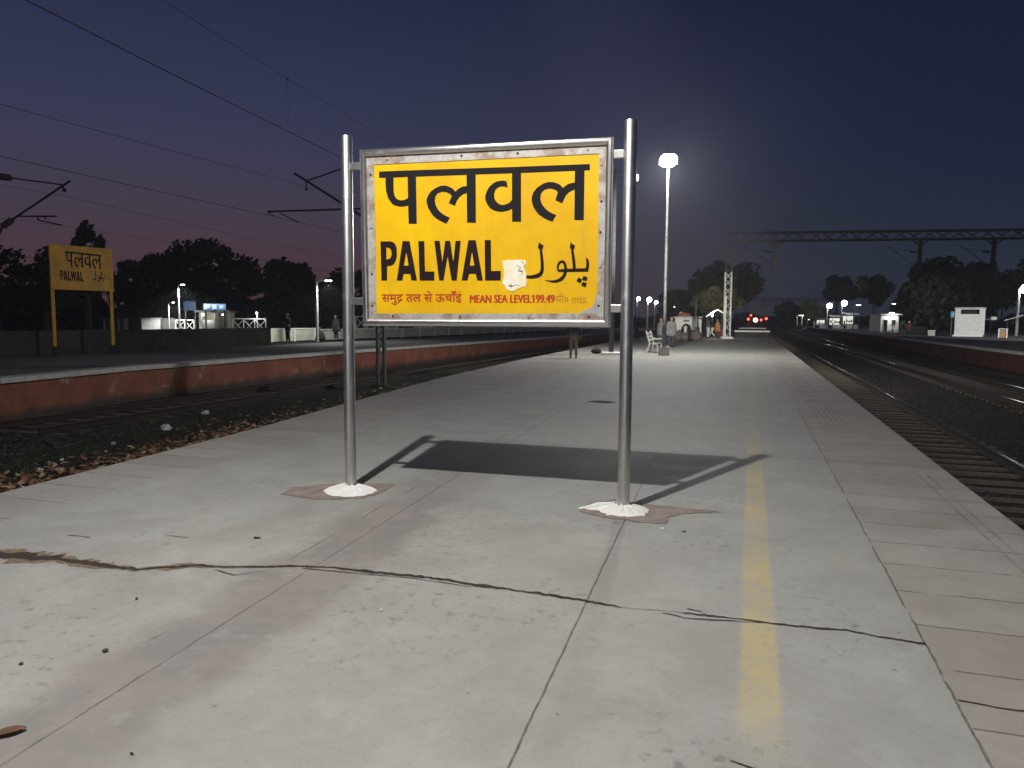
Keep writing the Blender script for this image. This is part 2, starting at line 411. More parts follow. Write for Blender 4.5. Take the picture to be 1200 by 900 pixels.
M_PLAT = concrete_platform(); M_RED = red_wall(); M_GROUND = ground_mat(); M_YELLOW = sign_yellow()
M_STEEL = steel('brushed_steel', 0.36, (0.72, 0.71, 0.69)); M_FRAME = steel('polished_frame_steel', 0.33, (0.74, 0.72, 0.70)); M_STRIP = rusty_strip()
M_INK = mat('letter_black', (0.012, 0.010, 0.012), 0.75, spec=0.2)
M_INK2 = mat('letter_maroon_black', (0.017, 0.007, 0.007), 0.75, spec=0.2)
M_REDINK = mat('letter_red', (0.50, 0.045, 0.008), 0.55)
M_FADED = mat('letter_faded_orange', (0.56, 0.25, 0.004), 0.55)
M_PAPER = mat('torn_paper', (0.86, 0.74, 0.42), 0.8, var=0.0, col2=(0.95, 0.93, 0.84), scale=9)
M_PEN = mat('pen_blue', (0.12, 0.11, 0.2), 0.7)
M_BARE = mat('bare_sheet', (0.60, 0.60, 0.60), 0.4, 0.5, var=0.2, scale=12)
M_SCREW = mat('screw_dark', (0.10, 0.07, 0.05), 0.5, 0.8)
M_LIME = mat('lime_wash', (0.80, 0.79, 0.77), 0.85, var=0.12, scale=14, bump=0.5, bscale=40)
M_PATCH = mat('cement_patch_brown', (0.25, 0.20, 0.18), 0.85, var=0.3, scale=7, bump=0.4, bscale=50)
M_CRACK = mat('crack_dirt', (0.035, 0.026, 0.02), 0.95, var=0.5, scale=30)
M_CRUMB = mat('crumbled_edge', (0.22, 0.165, 0.11), 0.95, var=0.6, scale=40, bump=0.8, bscale=80)
M_LPLAT = mat('paving_grey', (0.13, 0.125, 0.115), 0.85, var=0.25, scale=1.5, bump=0.2)
M_COPING = mat('coping_pale', (0.50, 0.49, 0.46), 0.8, var=0.25, scale=3)
M_RAIL = mat('rail_steel', (0.42, 0.41, 0.39), 0.24, 1.0, var=.5, scale=3)
M_RAILRUST = mat('rail_rust', (0.03, 0.018, 0.012), 0.8, 0.2, var=0.4, scale=6)
M_SLEEPER = mat('sleeper_concrete', (0.105, 0.085, 0.066), 0.9, var=0.5, scale=5)
M_STONE = mat('ballast_stone', (0.055, 0.048, 0.042), 0.85, var=0.6, scale=8)
M_DARKSTEEL = mat('dark_galvanised', (0.11, 0.11, 0.115), 0.55, 0.4, var=0.3, scale=5)
M_PALESTEEL = mat('aluminium_paint', (0.60, 0.58, 0.54), 0.5, 0.25, var=0.25, scale=4)
M_POLE = mat('weathered_zinc', (0.20, 0.20, 0.195), 0.6, 0.3, var=.3, scale=5)
M_UNLIT = mat('unlit_steel', (0.035, 0.035, 0.037), 0.7, 0.2)  # steel darkened so the upper gantry parts look unlit
M_SHADERED = mat('shaded_red_wall', (0.10, 0.028, 0.020), 0.9, var=0.45, scale=1.2)  # darker copy of the red wall, dim light put into its colour
M_INSUL = mat('insulator_brown', (0.07, 0.03, 0.022), 0.25)
M_WIRE = mat('copper_wire', (0.03, 0.025, 0.025), 0.6, 0.5)
M_WHITE = mat('white_plaster', (0.72, 0.72, 0.68), 0.8, var=0.15, scale=2)
M_CREAM = mat('cream_plaster', (0.55, 0.52, 0.43), 0.85, var=0.2, scale=1.5)
M_DARKWALL = mat('dark_weathered_wall', (0.035, 0.036, 0.03), 0.9, var=0.5, scale=2)
M_SIGNOLD = mat('old_sign_yellow', (0.56, 0.28, 0.006), 0.55, var=0.3, scale=2)
M_BARK = mat('bark', (0.10, 0.08, 0.06), 0.9, var=0.5, scale=6, bump=0.6)
M_BARKLIT = mat('lit_bark', (0.55, 0.53, 0.48), 0.85, var=0.2, scale=6)  # bark paled, lamplight on these trunks put into the colour
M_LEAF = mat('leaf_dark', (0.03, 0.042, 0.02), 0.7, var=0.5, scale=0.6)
M_LEAF2 = mat('leaf_olive_lit', (0.15, 0.14, 0.06), 0.65, var=0.5, scale=0.9)  # olive leaf made paler to carry lamplight on the crowns
M_SKIN = mat('skin', (0.24, 0.13, 0.08), 0.6)
M_HAIR = mat('hair_black', (0.012, 0.011, 0.011), 0.5)
M_BLUE = mat('blue_sheet', (0.08, 0.25, 0.42), 0.5)
M_BLACKHOLE = mat('recess_shade_black_paint', (0.02, 0.02, 0.018), 0.9)  # shade inside openings put in as colour; also black paint on post feet
G_LAMP = glow('lamp_white', (0.93, 0.98, 1.0), 40.0)
G_LAMP2 = glow('lamp_white_small', (0.93, 1.0, 0.97), 14.0)
G_RED = glow('signal_red', (1.0, 0.05, 0.03), 6.0)
G_AMBER = glow('headlamp_amber', (1.0, 0.55, 0.26), 6.0)
G_BLUE = glow('lit_hoarding', (0.10, 0.40, 0.85), 0.4)
G_SHOP = glow('glowing_shop_back', (1.0, 0.97, 0.88), 0.9)
# letter outlines in metres on the sign face (along the board, height)
HINDI = {"bar":[[0.3278,2.8374],[0.7757,2.8293],[1.5386,2.8133],[2.1905,2.803],[2.1913,2.7547],[1.5389,2.7628],[0.7755,2.7755],[0.3273,2.7826]],"pa":[[0.3886,2.787],[0.388,2.7231],[0.3926,2.6681],[0.4125,2.6033],[0.4529,2.5514],[0.4884,2.5363],[0.5239,2.5286],[0.5593,2.5273],[0.6047,2.5338],[0.6051,2.6001],[0.5597,2.5819],[0.5141,2.5837],[0.4889,2.6002],[0.4758,2.619],[0.4669,2.6512],[0.4642,2.6924],[0.465,2.7833]],"pab":[[0.5983,2.7904],[0.6763,2.7911],[0.6821,2.3775],[0.6057,2.3798]],"la":[[0.9561,2.3682],[0.9884,2.4192],[0.9513,2.4339],[0.9122,2.4576],[0.8829,2.4856],[0.8633,2.5178],[0.8506,2.5587],[0.8537,2.5945],[0.8734,2.6251],[0.9126,2.6386],[0.9565,2.635],[0.9905,2.6175],[1.007,2.5972],[0.9954,2.5754],[0.9788,2.5403],[1.0341,2.5159],[1.0535,2.5597],[1.0776,2.5899],[1.1065,2.6091],[1.1496,2.6197],[1.1496,2.6771],[1.1064,2.6746],[1.0776,2.6635],[1.0583,2.6511],[1.039,2.6341],[1.01,2.6638],[0.9615,2.6865],[0.9323,2.6904],[0.903,2.6882],[0.8539,2.6707],[0.8145,2.6455],[0.7897,2.6151],[0.7747,2.5797],[0.7765,2.5481],[0.7892,2.507],[0.8237,2.4517],[0.8532,2.4236],[0.8827,2.4029]],"lab":[[1.1399,2.7729],[1.2209,2.7733],[1.2236,2.3697],[1.1451,2.3722]],"va":[[1.5027,2.6465],[1.4931,2.6991],[1.4606,2.7076],[1.4094,2.703],[1.3767,2.6888],[1.344,2.664],[1.3206,2.6283],[1.3065,2.5893],[1.3066,2.5585],[1.3209,2.5228],[1.3493,2.4848],[1.3776,2.4679],[1.4105,2.4562],[1.4386,2.4517],[1.4666,2.4516],[1.5084,2.4597],[1.5454,2.4741],[1.5449,2.5508],[1.5219,2.5264],[1.4988,2.5142],[1.4663,2.5067],[1.443,2.5094],[1.4196,2.5216],[1.396,2.5462],[1.3856,2.5729],[1.3855,2.608],[1.3957,2.6338],[1.4096,2.6463],[1.4329,2.6575],[1.4562,2.6599],[1.4794,2.6571]],"vab":[[1.5389,2.768],[1.617,2.7667],[1.6199,2.3652],[1.5433,2.3676]],"lb":[[1.8881,2.3568],[1.9189,2.4099],[1.8829,2.4241],[1.8512,2.4424],[1.824,2.4666],[1.8011,2.4958],[1.7873,2.5265],[1.7825,2.5525],[1.7885,2.5824],[1.8001,2.6034],[1.8224,2.6178],[1.8493,2.6244],[1.8852,2.6211],[1.9166,2.6078],[1.9302,2.5893],[1.9215,2.564],[1.9113,2.5276],[1.9668,2.5024],[1.9824,2.5359],[1.9971,2.5634],[2.0189,2.5855],[2.0452,2.5988],[2.0759,2.6085],[2.0752,2.6627],[2.04,2.6601],[2.0137,2.652],[1.9917,2.6394],[1.9742,2.624],[1.9472,2.6507],[1.9204,2.6647],[1.8846,2.6758],[1.8488,2.6766],[1.8129,2.6688],[1.777,2.6499],[1.7501,2.6313],[1.7232,2.598],[1.7108,2.5597],[1.7101,2.5295],[1.7242,2.4815],[1.7427,2.4523],[1.7702,2.4193],[1.8157,2.3876],[1.8475,2.3719]],"lbb":[[2.0695,2.7568],[2.1481,2.757],[2.1478,2.3614],[2.0704,2.3638]]}
LATIN = {"P":[[[0.3349,2.2346],[0.4297,2.2323],[0.4552,2.2252],[0.4725,2.211],[0.4856,2.1858],[0.4915,2.1506],[0.4911,2.1044],[0.4847,2.075],[0.4712,2.0465],[0.4536,2.0292],[0.433,2.0211],[0.3969,2.018],[0.3958,1.8922],[0.3409,1.8927]],[[0.3912,2.1805],[0.4138,2.1772],[0.4291,2.1685],[0.4392,2.1471],[0.4411,2.1239],[0.4368,2.1008],[0.4264,2.0853],[0.4078,2.0782],[0.3902,2.0785]]],"A":[[[0.5471,2.2322],[0.6129,2.2306],[0.6815,1.8896],[0.629,1.8901],[0.6162,1.9474],[0.5552,1.9481],[0.5426,1.8909],[0.4884,1.8914]],[[0.5819,2.1349],[0.6034,2.0195],[0.5578,2.0202]]],"L":[[[0.6963,2.2286],[0.7513,2.2273],[0.7572,1.9668],[0.8439,1.9657],[0.8436,1.8881],[0.7067,1.8893]]],"W":[[[0.8447,2.2268],[0.894,2.2256],[0.9192,2.0466],[0.9461,2.2244],[0.9901,2.2233],[1.0192,2.0449],[1.0408,2.2221],[1.0873,2.2209],[1.0504,1.8861],[1.0044,1.8866],[0.9674,2.0911],[0.9288,1.8873],[0.8892,1.8876]]],"A2":[[[1.1568,2.2246],[1.222,2.223],[1.2878,1.8839],[1.2371,1.8844],[1.2226,1.9412],[1.1648,1.9418],[1.1485,1.8852],[1.0952,1.8857]],[[1.1886,2.1273],[1.2109,2.0104],[1.1696,2.011]]],"L2":[[[1.303,2.2228],[1.3569,2.2215],[1.3608,1.9636],[1.4457,1.9625],[1.4461,1.8825],[1.3069,1.8838]]]}
URDU_STROKES = {"lam":[[1.7891,2.15,0.0173],[1.795,2.1063,0.0231],[1.8009,2.0627,0.025],[1.805,2.0103,0.027],[1.8045,1.9666,0.0289],[1.793,1.9362,0.0327],[1.7703,1.9207,0.0347],[1.7384,1.9122,0.0327],[1.6925,1.9092,0.027],[1.6556,1.9175,0.0173]],"waw":[[1.943,1.9543,0.0135],[1.9373,1.9735,0.0154],[1.9388,1.9995,0.0173],[1.9503,2.021,0.0192],[1.9707,2.032,0.0212],[1.9887,2.023,0.0231],[1.9997,1.9986,0.0231],[2.0029,1.964,0.025],[1.9935,1.9225,0.027],[1.9653,1.8889,0.0289],[1.916,1.8711,0.0231],[1.8708,1.8733,0.0125],[1.8317,1.8832,0.0029]],"base":[[1.9429,1.9578,0.0173],[1.9734,1.9592,0.0231],[2.0714,1.9605,0.027],[2.1897,1.9615,0.027]],"lam2":[[2.053,2.1442,0.0173],[2.0637,2.0752,0.0231],[2.0725,2.0148,0.025],[2.0758,1.963,0.025]],"tooth":[[2.1724,2.0578,0.0058],[2.1824,2.0345,0.0212],[2.1855,2.0044,0.0231],[2.1791,1.9616,0.025]]}
URDU_SHAPES = {"h1":[[1.7769,2.1937],[1.7888,2.1804],[1.8153,2.165],[1.8029,2.1305],[1.7664,2.1461]],"h2":[[2.0418,2.1892],[2.0526,2.1743],[2.0794,2.1591],[2.0674,2.1267],[2.0362,2.1403]],"d1":[[2.1517,1.9129],[2.1853,1.9014],[2.1743,1.8705],[2.1415,1.8846]],"d2":[[2.1077,1.9005],[2.1406,1.8863],[2.1278,1.8571],[2.0966,1.8721]],"d3":[[2.148,1.8656],[2.179,1.8541],[2.1689,1.824],[2.1351,1.8381]]}
STICKER = [[1.4575,2.044],[1.5061,2.0538],[1.5732,2.0491],[1.625,2.0588],[1.662,2.0406],[1.6553,1.9633],[1.6706,1.8927],[1.6637,1.8293],[1.6119,1.8261],[1.5674,1.798],[1.5151,1.7947],[1.485,1.8234],[1.466,1.8663],[1.4768,1.9444]]
PEEL = [[2.2699,1.7769],[2.251,1.7357],[2.2448,1.6875],[2.2207,1.6564],[2.1786,1.6425],[2.1506,1.6251],[2.1154,1.6069],[2.2705,1.6102]]
SCREWS = [[0.4073,2.9352],[1.0948,2.9293],[1.5893,2.9223],[2.1736,2.9157],[0.453,1.5833],[1.0835,1.5786],[1.6953,1.5813],[2.2007,1.5836],[0.25,2.812],[0.2532,2.3545],[0.2529,1.9517],[0.254,1.6733],[2.2859,2.7926],[2.2907,2.5043],[2.2878,2.2613],[2.2854,1.9824],[2.28,1.6737]]

# ================================================================== ground, platforms, tracks
random.seed(7)
gprof = [(-450, -0.08), (-60, -0.08), (-28, -0.08), (-21, -0.10), (-20.4, -1.02), (-17, -1.02), (-13, -0.98), (-10.5, -0.80), (-8.6, -0.60), (-5.5, -0.50),
         (-1.0, -0.6), (0.5, -1.02), (7.0, -1.02), (15.5, -1.02), (16.6, -0.10), (60, -0.08), (450, -0.08)]
ys = [-80, -30, 0, 10, 20, 35, 60, 100, 170, 300, 450, 650]
g = MB()
for y in ys:
    for x, z in gprof: g.v.append((x, y, z))
n = len(gprof)
for i in range(len(ys) - 1):
    for j in range(n - 1):
        g.f.append((i * n + j, i * n + j + 1, (i + 1) * n + j + 1, (i + 1) * n + j))
structure(g.build('ground', M_GROUND))

def slab(name, poly, top, bottom, m_top, m_side, m_edge=None, edge_line=None):
    """solid platform: top sheet, side walls; optional coping along one edge"""
    b = MB(); k = len(poly)
    b.v = [(x, y, top) for x, y in poly] + [(x, y, bottom) for x, y in poly]
    b.f = [tuple(range(k))] + [(i, i + k, (i + 1) % k + k, (i + 1) % k) for i in range(k)]
    o = b.build(name, m_top); o.data.materials.append(m_side)
    for p in o.data.polygons: p.material_index = 0 if p.index == 0 else 1
    bpy.context.view_layer.update()
    import bmesh
    bm = bmesh.new(); bm.from_mesh(o.data); bmesh.ops.recalc_face_normals(bm, faces=bm.faces); bm.to_mesh(o.data); bm.free()
    return structure(o)

MID_L = [(-5.6, -14), (-5.75, -2), (-6.27, 4.77), (-6.64, 8.83), (-7.14, 12.46), (-7.89, 18.56), (-8.55, 27), (-9.05, 36.8), (-9.45, 47.6), (-10.1, 62), (-10.4, 80), (-10.4, 150)]
MID_R = [(2.0, 150), (2.0, 36), (2.0, 17), (2.0, 6.5), (2.0, -14)]
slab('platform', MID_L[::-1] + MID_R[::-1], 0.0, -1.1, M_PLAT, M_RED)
LEFT_E = [(-16.9, -20), (-17.0, 5), (-17.4, 13.3), (-18.1, 18), (-18.2, 34), (-17.75, 46), (-17.2, 68), (-16.6, 110), (-16, 240)]
LEFT_B = [(-26.9, 240), (-26.9, -20)]
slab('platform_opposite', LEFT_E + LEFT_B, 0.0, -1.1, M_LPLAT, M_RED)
c = MB()                                             # pale coping slabs along that edge
for (xa, ya), (xb, yb) in zip(LEFT_E, LEFT_E[1:]):
    L = math.hypot(xb - xa, yb - ya); k = max(1, int(L / 2.2))
    for i in range(k):
        t0, t1 = i / k, (i + 1) / k - 0.012 / L * k / k
        p = (xa + (xb - xa) * t0 - 0.20, ya + (yb - ya) * t0, 0.0); q = (xa + (xb - xa) * t1 - 0.20, ya + (yb - ya) * t1, 0.0)
        c.bar(p, q, 0.56, 0.13 + random.uniform(-.004, .004))
structure(c.build('platform_opposite_coping', M_COPING))
RIGHT_E = [(13.3, -20), (13.3, 50), (13.5, 63), (14.05, 84), (15.0, 140), (16.2, 209), (20, 390)]
slab('platform_far', RIGHT_E + [(70, 390), (70, -20)], 0.004, -1.1, M_LPLAT, M_SHADERED)
c = MB()
for (xa, ya), (xb, yb) in zip(RIGHT_E, RIGHT_E[1:]):
    c.bar((xa + .22, ya, 0.0), (xb + .22, yb, 0.0), 0.6, 0.13)
structure(c.build('platform_far_coping', M_COPING))

# the wide crack that runs right across the platform: dirt strip with a crumbled lip
CRACK = [(-5.6, 3.42), (-5.1, 3.47), (-4.634, 3.501), (-4.445, 3.528), (-4.243, 3.542), (-4.046, 3.555), (-3.825, 3.543), (-3.562, 3.549), (-3.424, 3.646), (-3.272, 3.732), (-3.049, 3.774), (-2.757, 3.89),
         (-2.616, 3.938), (-2.412, 3.974), (-2.205, 3.977), (-2.035, 3.986), (-1.813, 3.998), (-1.475, 3.975), (-1.26, 3.961), (-1.057, 3.959), (-0.806, 3.936), (-0.687, 3.911), (-0.575, 3.91), (-0.342, 3.939),
         (-0.122, 3.941), (0.092, 3.943), (0.298, 3.944), (0.501, 3.968), (0.69, 3.936), (0.856, 3.92)]
def densify(pts, step, jit):
    out = []
    for (xa, ya), (xb, yb) in zip(pts, pts[1:]):
        k = max(1, int(math.hypot(xb - xa, yb - ya) / step))
        for i in range(k):
            t = i / k; out.append((xa + (xb - xa) * t, ya + (yb - ya) * t + random.uniform(-jit, jit)))
    return out + [pts[-1]]
def jag_strip(pts, width, z, jit):
    b = MB(); k = len(pts); n1, n2 = [random.random() for _ in range(k + 8)], [random.random() for _ in range(k + 8)]
    for i, (x, y) in enumerate(pts):
        s1 = (n1[i // 3] * (3 - i % 3) + n1[i // 3 + 1] * (i % 3)) / 3; s2 = (n2[i // 2] * (2 - i % 2) + n2[i // 2 + 1] * (i % 2)) / 2
        w = width(x); lo, hi = w * (.15 + .55 * s1 + .12 * random.random()), w * (.15 + .55 * s2 + .12 * random.random())
        b.v.append((x, y - lo, z)); b.v.append((x, y + hi, z))
    b.f = [(2 * i, 2 * i + 2, 2 * i + 3, 2 * i + 1) for i in range(k - 1)]
    return b
def cw(x):
    w = 0.021 + 0.010 * math.sin(x * 5.1) ** 2
    if x < -3.3: w += 0.022
    if -4.9 < x < -4.2: w += 0.05
    if -2.4 < x < -1.2: w *= 1.0 + .55 * abs(math.sin(x * 23)) * abs(math.sin(x * 7.3))
    if x > -0.6: w *= 0.62
    if -0.62 < x < -0.3: w *= 0.25
    return w
cp = densify(CRACK, 0.02, 0.0075)
structure(jag_strip(cp, lambda x: cw(x) * 1.0, 0.0042, 0).build('platform_crack', M_CRACK))
structure(jag_strip([p for p in cp if p[0] < -2.9], lambda x: cw(x) * 2.1, 0.0022, 0).build('platform_crack_crumbled_edge', M_CRUMB))
b = MB()
for pts in ([(-2.62, 3.90), (-2.30, 3.92), (-1.9, 3.955), (-1.5, 3.935)], [(-0.40, 3.90), (-0.25, 3.865), (-0.05, 3.905), (0.1, 3.93)], [(-3.1, 3.70), (-2.93, 3.66), (-2.80, 3.78)],
            [(-0.02, 2.62), (0.06, 2.60), (0.12, 2.565)], [(0.86, 3.36), (1.0, 3.34), (1.12, 3.345)], [(-4.6, 3.98), (-4.4, 3.985)], [(-3.95, 4.2), (-3.75, 4.2)], [(-.28, 4.0), (-.2, 3.985)]):
    s = jag_strip(densify(pts, 0.03, 0.004), lambda x: 0.009, 0.0042, 0); b.add(s.v, s.f)
structure(b.build('platform_hairline_crack', M_CRACK))

def ragged(pts, z, name, m, k=7, jit=0.012, thick=None):
    """irregular ground patch from an outline; thick gives a low mound"""
    out = []
    for i, p in enumerate(pts):
        q = pts[(i + 1) % len(pts)]
        for j in range(k):
            t = j / k; out.append((p[0] + (q[0] - p[0]) * t + random.uniform(-jit, jit), p[1] + (q[1] - p[1]) * t + random.uniform(-jit, jit)))
    return out
def patch(name, pts, z, m, jit=0.012):
    o = ragged(pts, z, name, m, 7, jit); b = MB()
    b.v = [(x, y, z) for x, y in o]; tri = tessellate_polygon([[Vector((x, y, 0)) for x, y in o]]); b.f = [tuple(t) for t in tri]
    import bmesh
    ob = b.build(name, m); bm = bmesh.new(); bm.from_mesh(ob.data); bmesh.ops.recalc_face_normals(bm, faces=bm.faces)
    for f in bm.faces:
        if f.normal.z < 0: f.normal_flip()
    bm.to_mesh(ob.data); bm.free(); return ob
structure(patch('platform_cement_patch', [(-3.899, 5.524), (-3.98, 5.80), (-3.712, 6.063), (-3.167, 6.254), (-3.09, 5.94), (-3.164, 5.647), (-3.341, 5.52), (-3.53, 5.487)], 0.0040, M_PATCH, 0.02))
structure(patch('platform_cement_patch', [(-1.285, 5.81), (-1.277, 6.174), (-1.079, 6.308), (-0.74, 6.236), (-0.493, 6.231), (-0.19, 6.185), (-0.47, 6.03), (-0.563, 5.893), (-0.574, 5.68), (-0.799, 5.653), (-1.115, 5.73)], 0.0040, M_PATCH, 0.02))
structure(patch('platform_worn_hole', [(-2.98, 13.9), (-2.8, 14.2), (-2.5, 14.15), (-2.42, 13.95), (-2.6, 13.8)], 0.0040, M_CRACK, 0.03))

def rail_mb(x, y0, y1, z):
    b = MB(); L = y1 - y0; yc = (y0 + y1) / 2
    b.box((0, yc, z - 0.018), (0.068, L, 0.036)); b.box((0, yc, z - 0.086), (0.018, L, 0.10)); b.box((0, yc, z - 0.149), (0.13, L, 0.026)); return b
def track(label, x, y0, y1, n_each, z=-0.82, spare=None):
    t = thing('railway_track', label, 'railway track', (x, 0, 0))
    for s in (-0.838, 0.838):
        r = rail_mb(0, y0, y1, z).build('rail', M_RAIL, t, loc=(s, 0, 0)); r.data.materials.append(M_RAILRUST)
        for p in r.data.polygons:
            p.material_index = 0 if (p.normal.z > .9 and p.center.z > z - .03) else 1
    b = MB(); b.v = [(-1.32, -.125, 0), (1.32, -.125, 0), (1.32, .125, 0), (-1.32, .125, 0), (-1.29, -.09, .1), (1.29, -.09, .1), (1.29, .09, .1), (-1.29, .09, .1)]
    b.f = [(3, 2, 1, 0), (4, 5, 6, 7), (0, 1, 5, 4), (1, 2, 6, 5), (2, 3, 7, 6), (3, 0, 4, 7)]
    first = b.build('sleeper', M_SLEEPER, t, bevel=0.012, loc=(0, y0 + .3, z - 0.262))
    ny = int((y1 - y0 - .5) / 0.64); rest = MB()
    for i in range(1, ny):
        y = y0 + .3 + i * 0.64
        if i < n_each:
            o = first.copy(); COL.objects.link(o); o.location = (random.uniform(-.03, .03), y + random.uniform(-.03, .03), z - 0.262 + random.uniform(-.012, .012)); o.parent = t
            o.rotation_euler = (0, 0, random.uniform(-.012, .012))
        else:
            rest.add([(v[0], v[1] + y, v[2] + z - .262) for v in b.v], b.f)
    if rest.v:
        r = rest.build('sleeper', M_SLEEPER, t); r['kind'] = 'stuff'
    return t
track('railway track hugging the paved platform edge, its sleepers showing in the dark bed', 3.56, 3.0, 330, 95)
track('middle railway track with rails glinting beside the dark red platform wall', 8.72, 14.0, 330, 60)
track('railway track below the red wall on the grassy side of the paved platform', -15.4, 12.0, 260, 60)
t = rail_mb(0, 24, 62, -0.86).build('spare_rail', M_RAILRUST, loc=(11.75, 0, 0)); t.data.materials.append(M_RAIL)
for p in t.data.polygons: p.material_index = 1 if (p.normal.z > .9 and p.center.z > -.89) else 0
tag(t, 'single spare rail lying beside the dark red platform wall', 'rail')

# ballast, grass, dead leaves (nobody could count these)
def gz(x):
    for (xa, za), (xb, zb) in zip(gprof, gprof[1:]):
        if xa <= x <= xb: return za + (zb - za) * (x - xa) / (xb - xa)
    return -1
def rocks(name, n, xr, yr, s, m, bias=1.0):
    b = MB(); rnd = random.random
    for _ in range(n):
        x = random.uniform(*xr); y = yr[0] + (yr[1] - yr[0]) * rnd() ** bias; z = gz(x); r = random.uniform(*s)
        vs = [(x + r * random.uniform(.6, 1.2) * a, y + r * random.uniform(.6, 1.2) * c, z + r * random.uniform(.3, .9) * d) for a, c, d in ((1, 0, 0), (-1, 0, 0), (0, 1, 0), (0, -1, 0), (0, 0, 1), (0, 0, -.4))]
        b.add(vs, [(0, 2, 4), (2, 1, 4), (1, 3, 4), (3, 0, 4), (2, 0, 5), (1, 2, 5), (3, 1, 5), (0, 3, 5)])
    o = b.build(name, m); o['kind'] = 'stuff'; o['label'] = 'dark ballast stones scattered along the track bed'; return o
rocks('ballast', 9000, (2.2, 13.0), (6, 60), (0.025, 0.06), M_STONE, 1.6)
rocks('ballast', 5000, (-17.2, -12.6), (10, 60), (0.025, 0.06), M_STONE, 1.5)
LEAFC = [mat('dead_leaf_brown', (0.20, 0.095, 0.042), 0.8, var=0.5, scale=12), mat('dead_leaf_tan', (0.36, 0.26, 0.16), 0.8, var=0.3, scale=12)]
b = MB(); edge = [p for p in MID_L]
def edge_x(y):
    for (xa, ya), (xb, yb) in zip(MID_L, MID_L[1:]):
        if ya <= y <= yb: return xa + (xb - xa) * (y - ya) / (yb - ya)
    return -10.4
mi = []
for _ in range(15000):
    y = 1.0 + 40 * random.random() ** 1.5; off = abs(random.gauss(0, 1.6)) + .05; x = edge_x(y) - off
    s = random.uniform(.03, .085); a = random.uniform(0, 6.28); z = gz(x) + random.uniform(.0, .10) + 0.16 * math.exp(-off)
    tx, ty = random.uniform(-.6, .6), random.uniform(-.6, .6)
    dx, dy = math.cos(a) * s, math.sin(a) * s
    b.add([(x - dx, y - dy, z - dx * tx), (x + dy * .5, y - dx * .5, z), (x + dx, y + dy, z + dx * tx), (x - dy * .5, y + dx * .5, z + s * ty * .5)], [(0, 1, 2, 3)])
    mi.append(1 if random.random() < .28 else 0)
o = b.build('fallen_leaves', LEAFC[0]); o.data.materials.append(LEAFC[1]); o.data.polygons.foreach_set('material_index', mi)
o['kind'] = 'stuff'; o['label'] = 'brown fallen leaves drifted along the platform edge'
M_GRASS = mat('grass_night', (0.035, 0.05, 0.02), 0.8, var=0.5, scale=0.8)
b = MB()
cl = [(random.uniform(-14.5, -8.4), 3 + 30 * random.random() ** 1.3, random.uniform(.4, 1.4)) for _ in range(90)]
for _ in range(8000):
    cx, cy, cr = random.choice(cl); x = cx + random.gauss(0, cr * .6); y = cy + random.gauss(0, cr * .8)
    if x > edge_x(max(y, 1)) - .5: continue
    z = gz(x); h = random.uniform(.03, .11); a = random.uniform(0, 6.28); w = random.uniform(.006, .016)
    lx, ly = random.uniform(-.08, .08), random.uniform(-.08, .08)
    b.add([(x - w * math.cos(a), y - w * math.sin(a), z), (x + w * math.cos(a), y + w * math.sin(a), z), (x + lx, y + ly, z + h)], [(0, 1, 2)])
o = b.build('grass', M_GRASS); o['kind'] = 'stuff'; o['label'] = 'dark grass growing in the track side ditch'
# ================================================================== the station name board
SIGN_RZ = math.atan2(6.011 - 5.961, 2.508)
def sgn(u, z, off=0.0): return (u, off, z)                 # off < 0 is towards the camera
sign = thing('station_sign', 'big steel-framed yellow station name board on two tall steel posts', 'station sign', (-3.462, 5.961, 0), SIGN_RZ)
for ux, h in ((0.0, 3.165), (2.5085, 3.13)):
    b = MB(); b.lathe([(0.0515, -0.02), (0.0515, h - .012), (0.047, h - .002), (0.03, h)], (0, 0, 0), 32)
    b.build('post', M_STEEL, sign, smooth='auto', loc=(ux, 0, 0))
    # weld ring where the bracket meets
fr = [(0.178, 3.002), (2.352, 2.974), (2.352, 1.526), (0.194, 1.524)]
MB().tube([sgn(u, z, -.022) for u, z in fr], 0.0325, 16, closed=True).build('frame', M_FRAME, sign, smooth='auto')
pn = [(0.2795, 2.8985), (2.2655, 2.8805), (2.2705, 1.6085), (0.2905, 1.6016)]
fi = [(0.203, 2.975), (2.327, 2.948), (2.327, 1.553), (0.219, 1.551)]
board = MB().plate([fi], -0.018, 0.02, sgn).build('board', M_BARE, sign)
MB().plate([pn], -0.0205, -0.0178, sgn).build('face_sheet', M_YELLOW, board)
for i in range(4):
    a, c, d, e = fi[i], fi[(i + 1) % 4], pn[(i + 1) % 4], pn[i]
    if i in (0, 2): q = [a, c, d, e]
    else: q = [a, c, d, e]
    MB().plate([q], -0.0255 - 0.0006 * (i % 2), -0.0182, sgn).build('trim_strip', M_STRIP, sign, bevel=0.0015)
b = MB()
for k, (u, z) in enumerate(SCREWS):
    s = MB().lathe([(0.0095, 0), (0.0095, .004), (0.006, .007)], n=10)
    b = MB().add([(u + v[0], -0.0262 - v[2], z + v[1]) for v in s.v], [tuple(reversed(f)) for f in s.f])
    b.build('screw', M_SCREW if k % 3 else M_STEEL, board)
for u0, u1, z in ((0.045, 0.158, 2.893), (0.045, 0.170, 1.712), (2.372, 2.462, 2.868), (2.372, 2.462, 1.650)):
    MB().box(((u0 + u1) / 2, -0.004, z), (u1 - u0, 0.05, 0.062)).build('bracket', M_STEEL, sign, bevel=0.003)
MB().plate([[(0.33, 2.9), (2.2, 2.88), (2.2, 2.82), (0.33, 2.84)]], 0.0205, 0.05, sgn).add([], []).build('back_stiffener', M_DARKSTEEL, board)
h = MB()
for k, l in HINDI.items(): h.plate([l], -0.0222 - (0.0003 if k.endswith('b') else 0.0006 if k == 'bar' else 0), -0.0204, sgn)
h.build('hindi_lettering', M_INK, board)
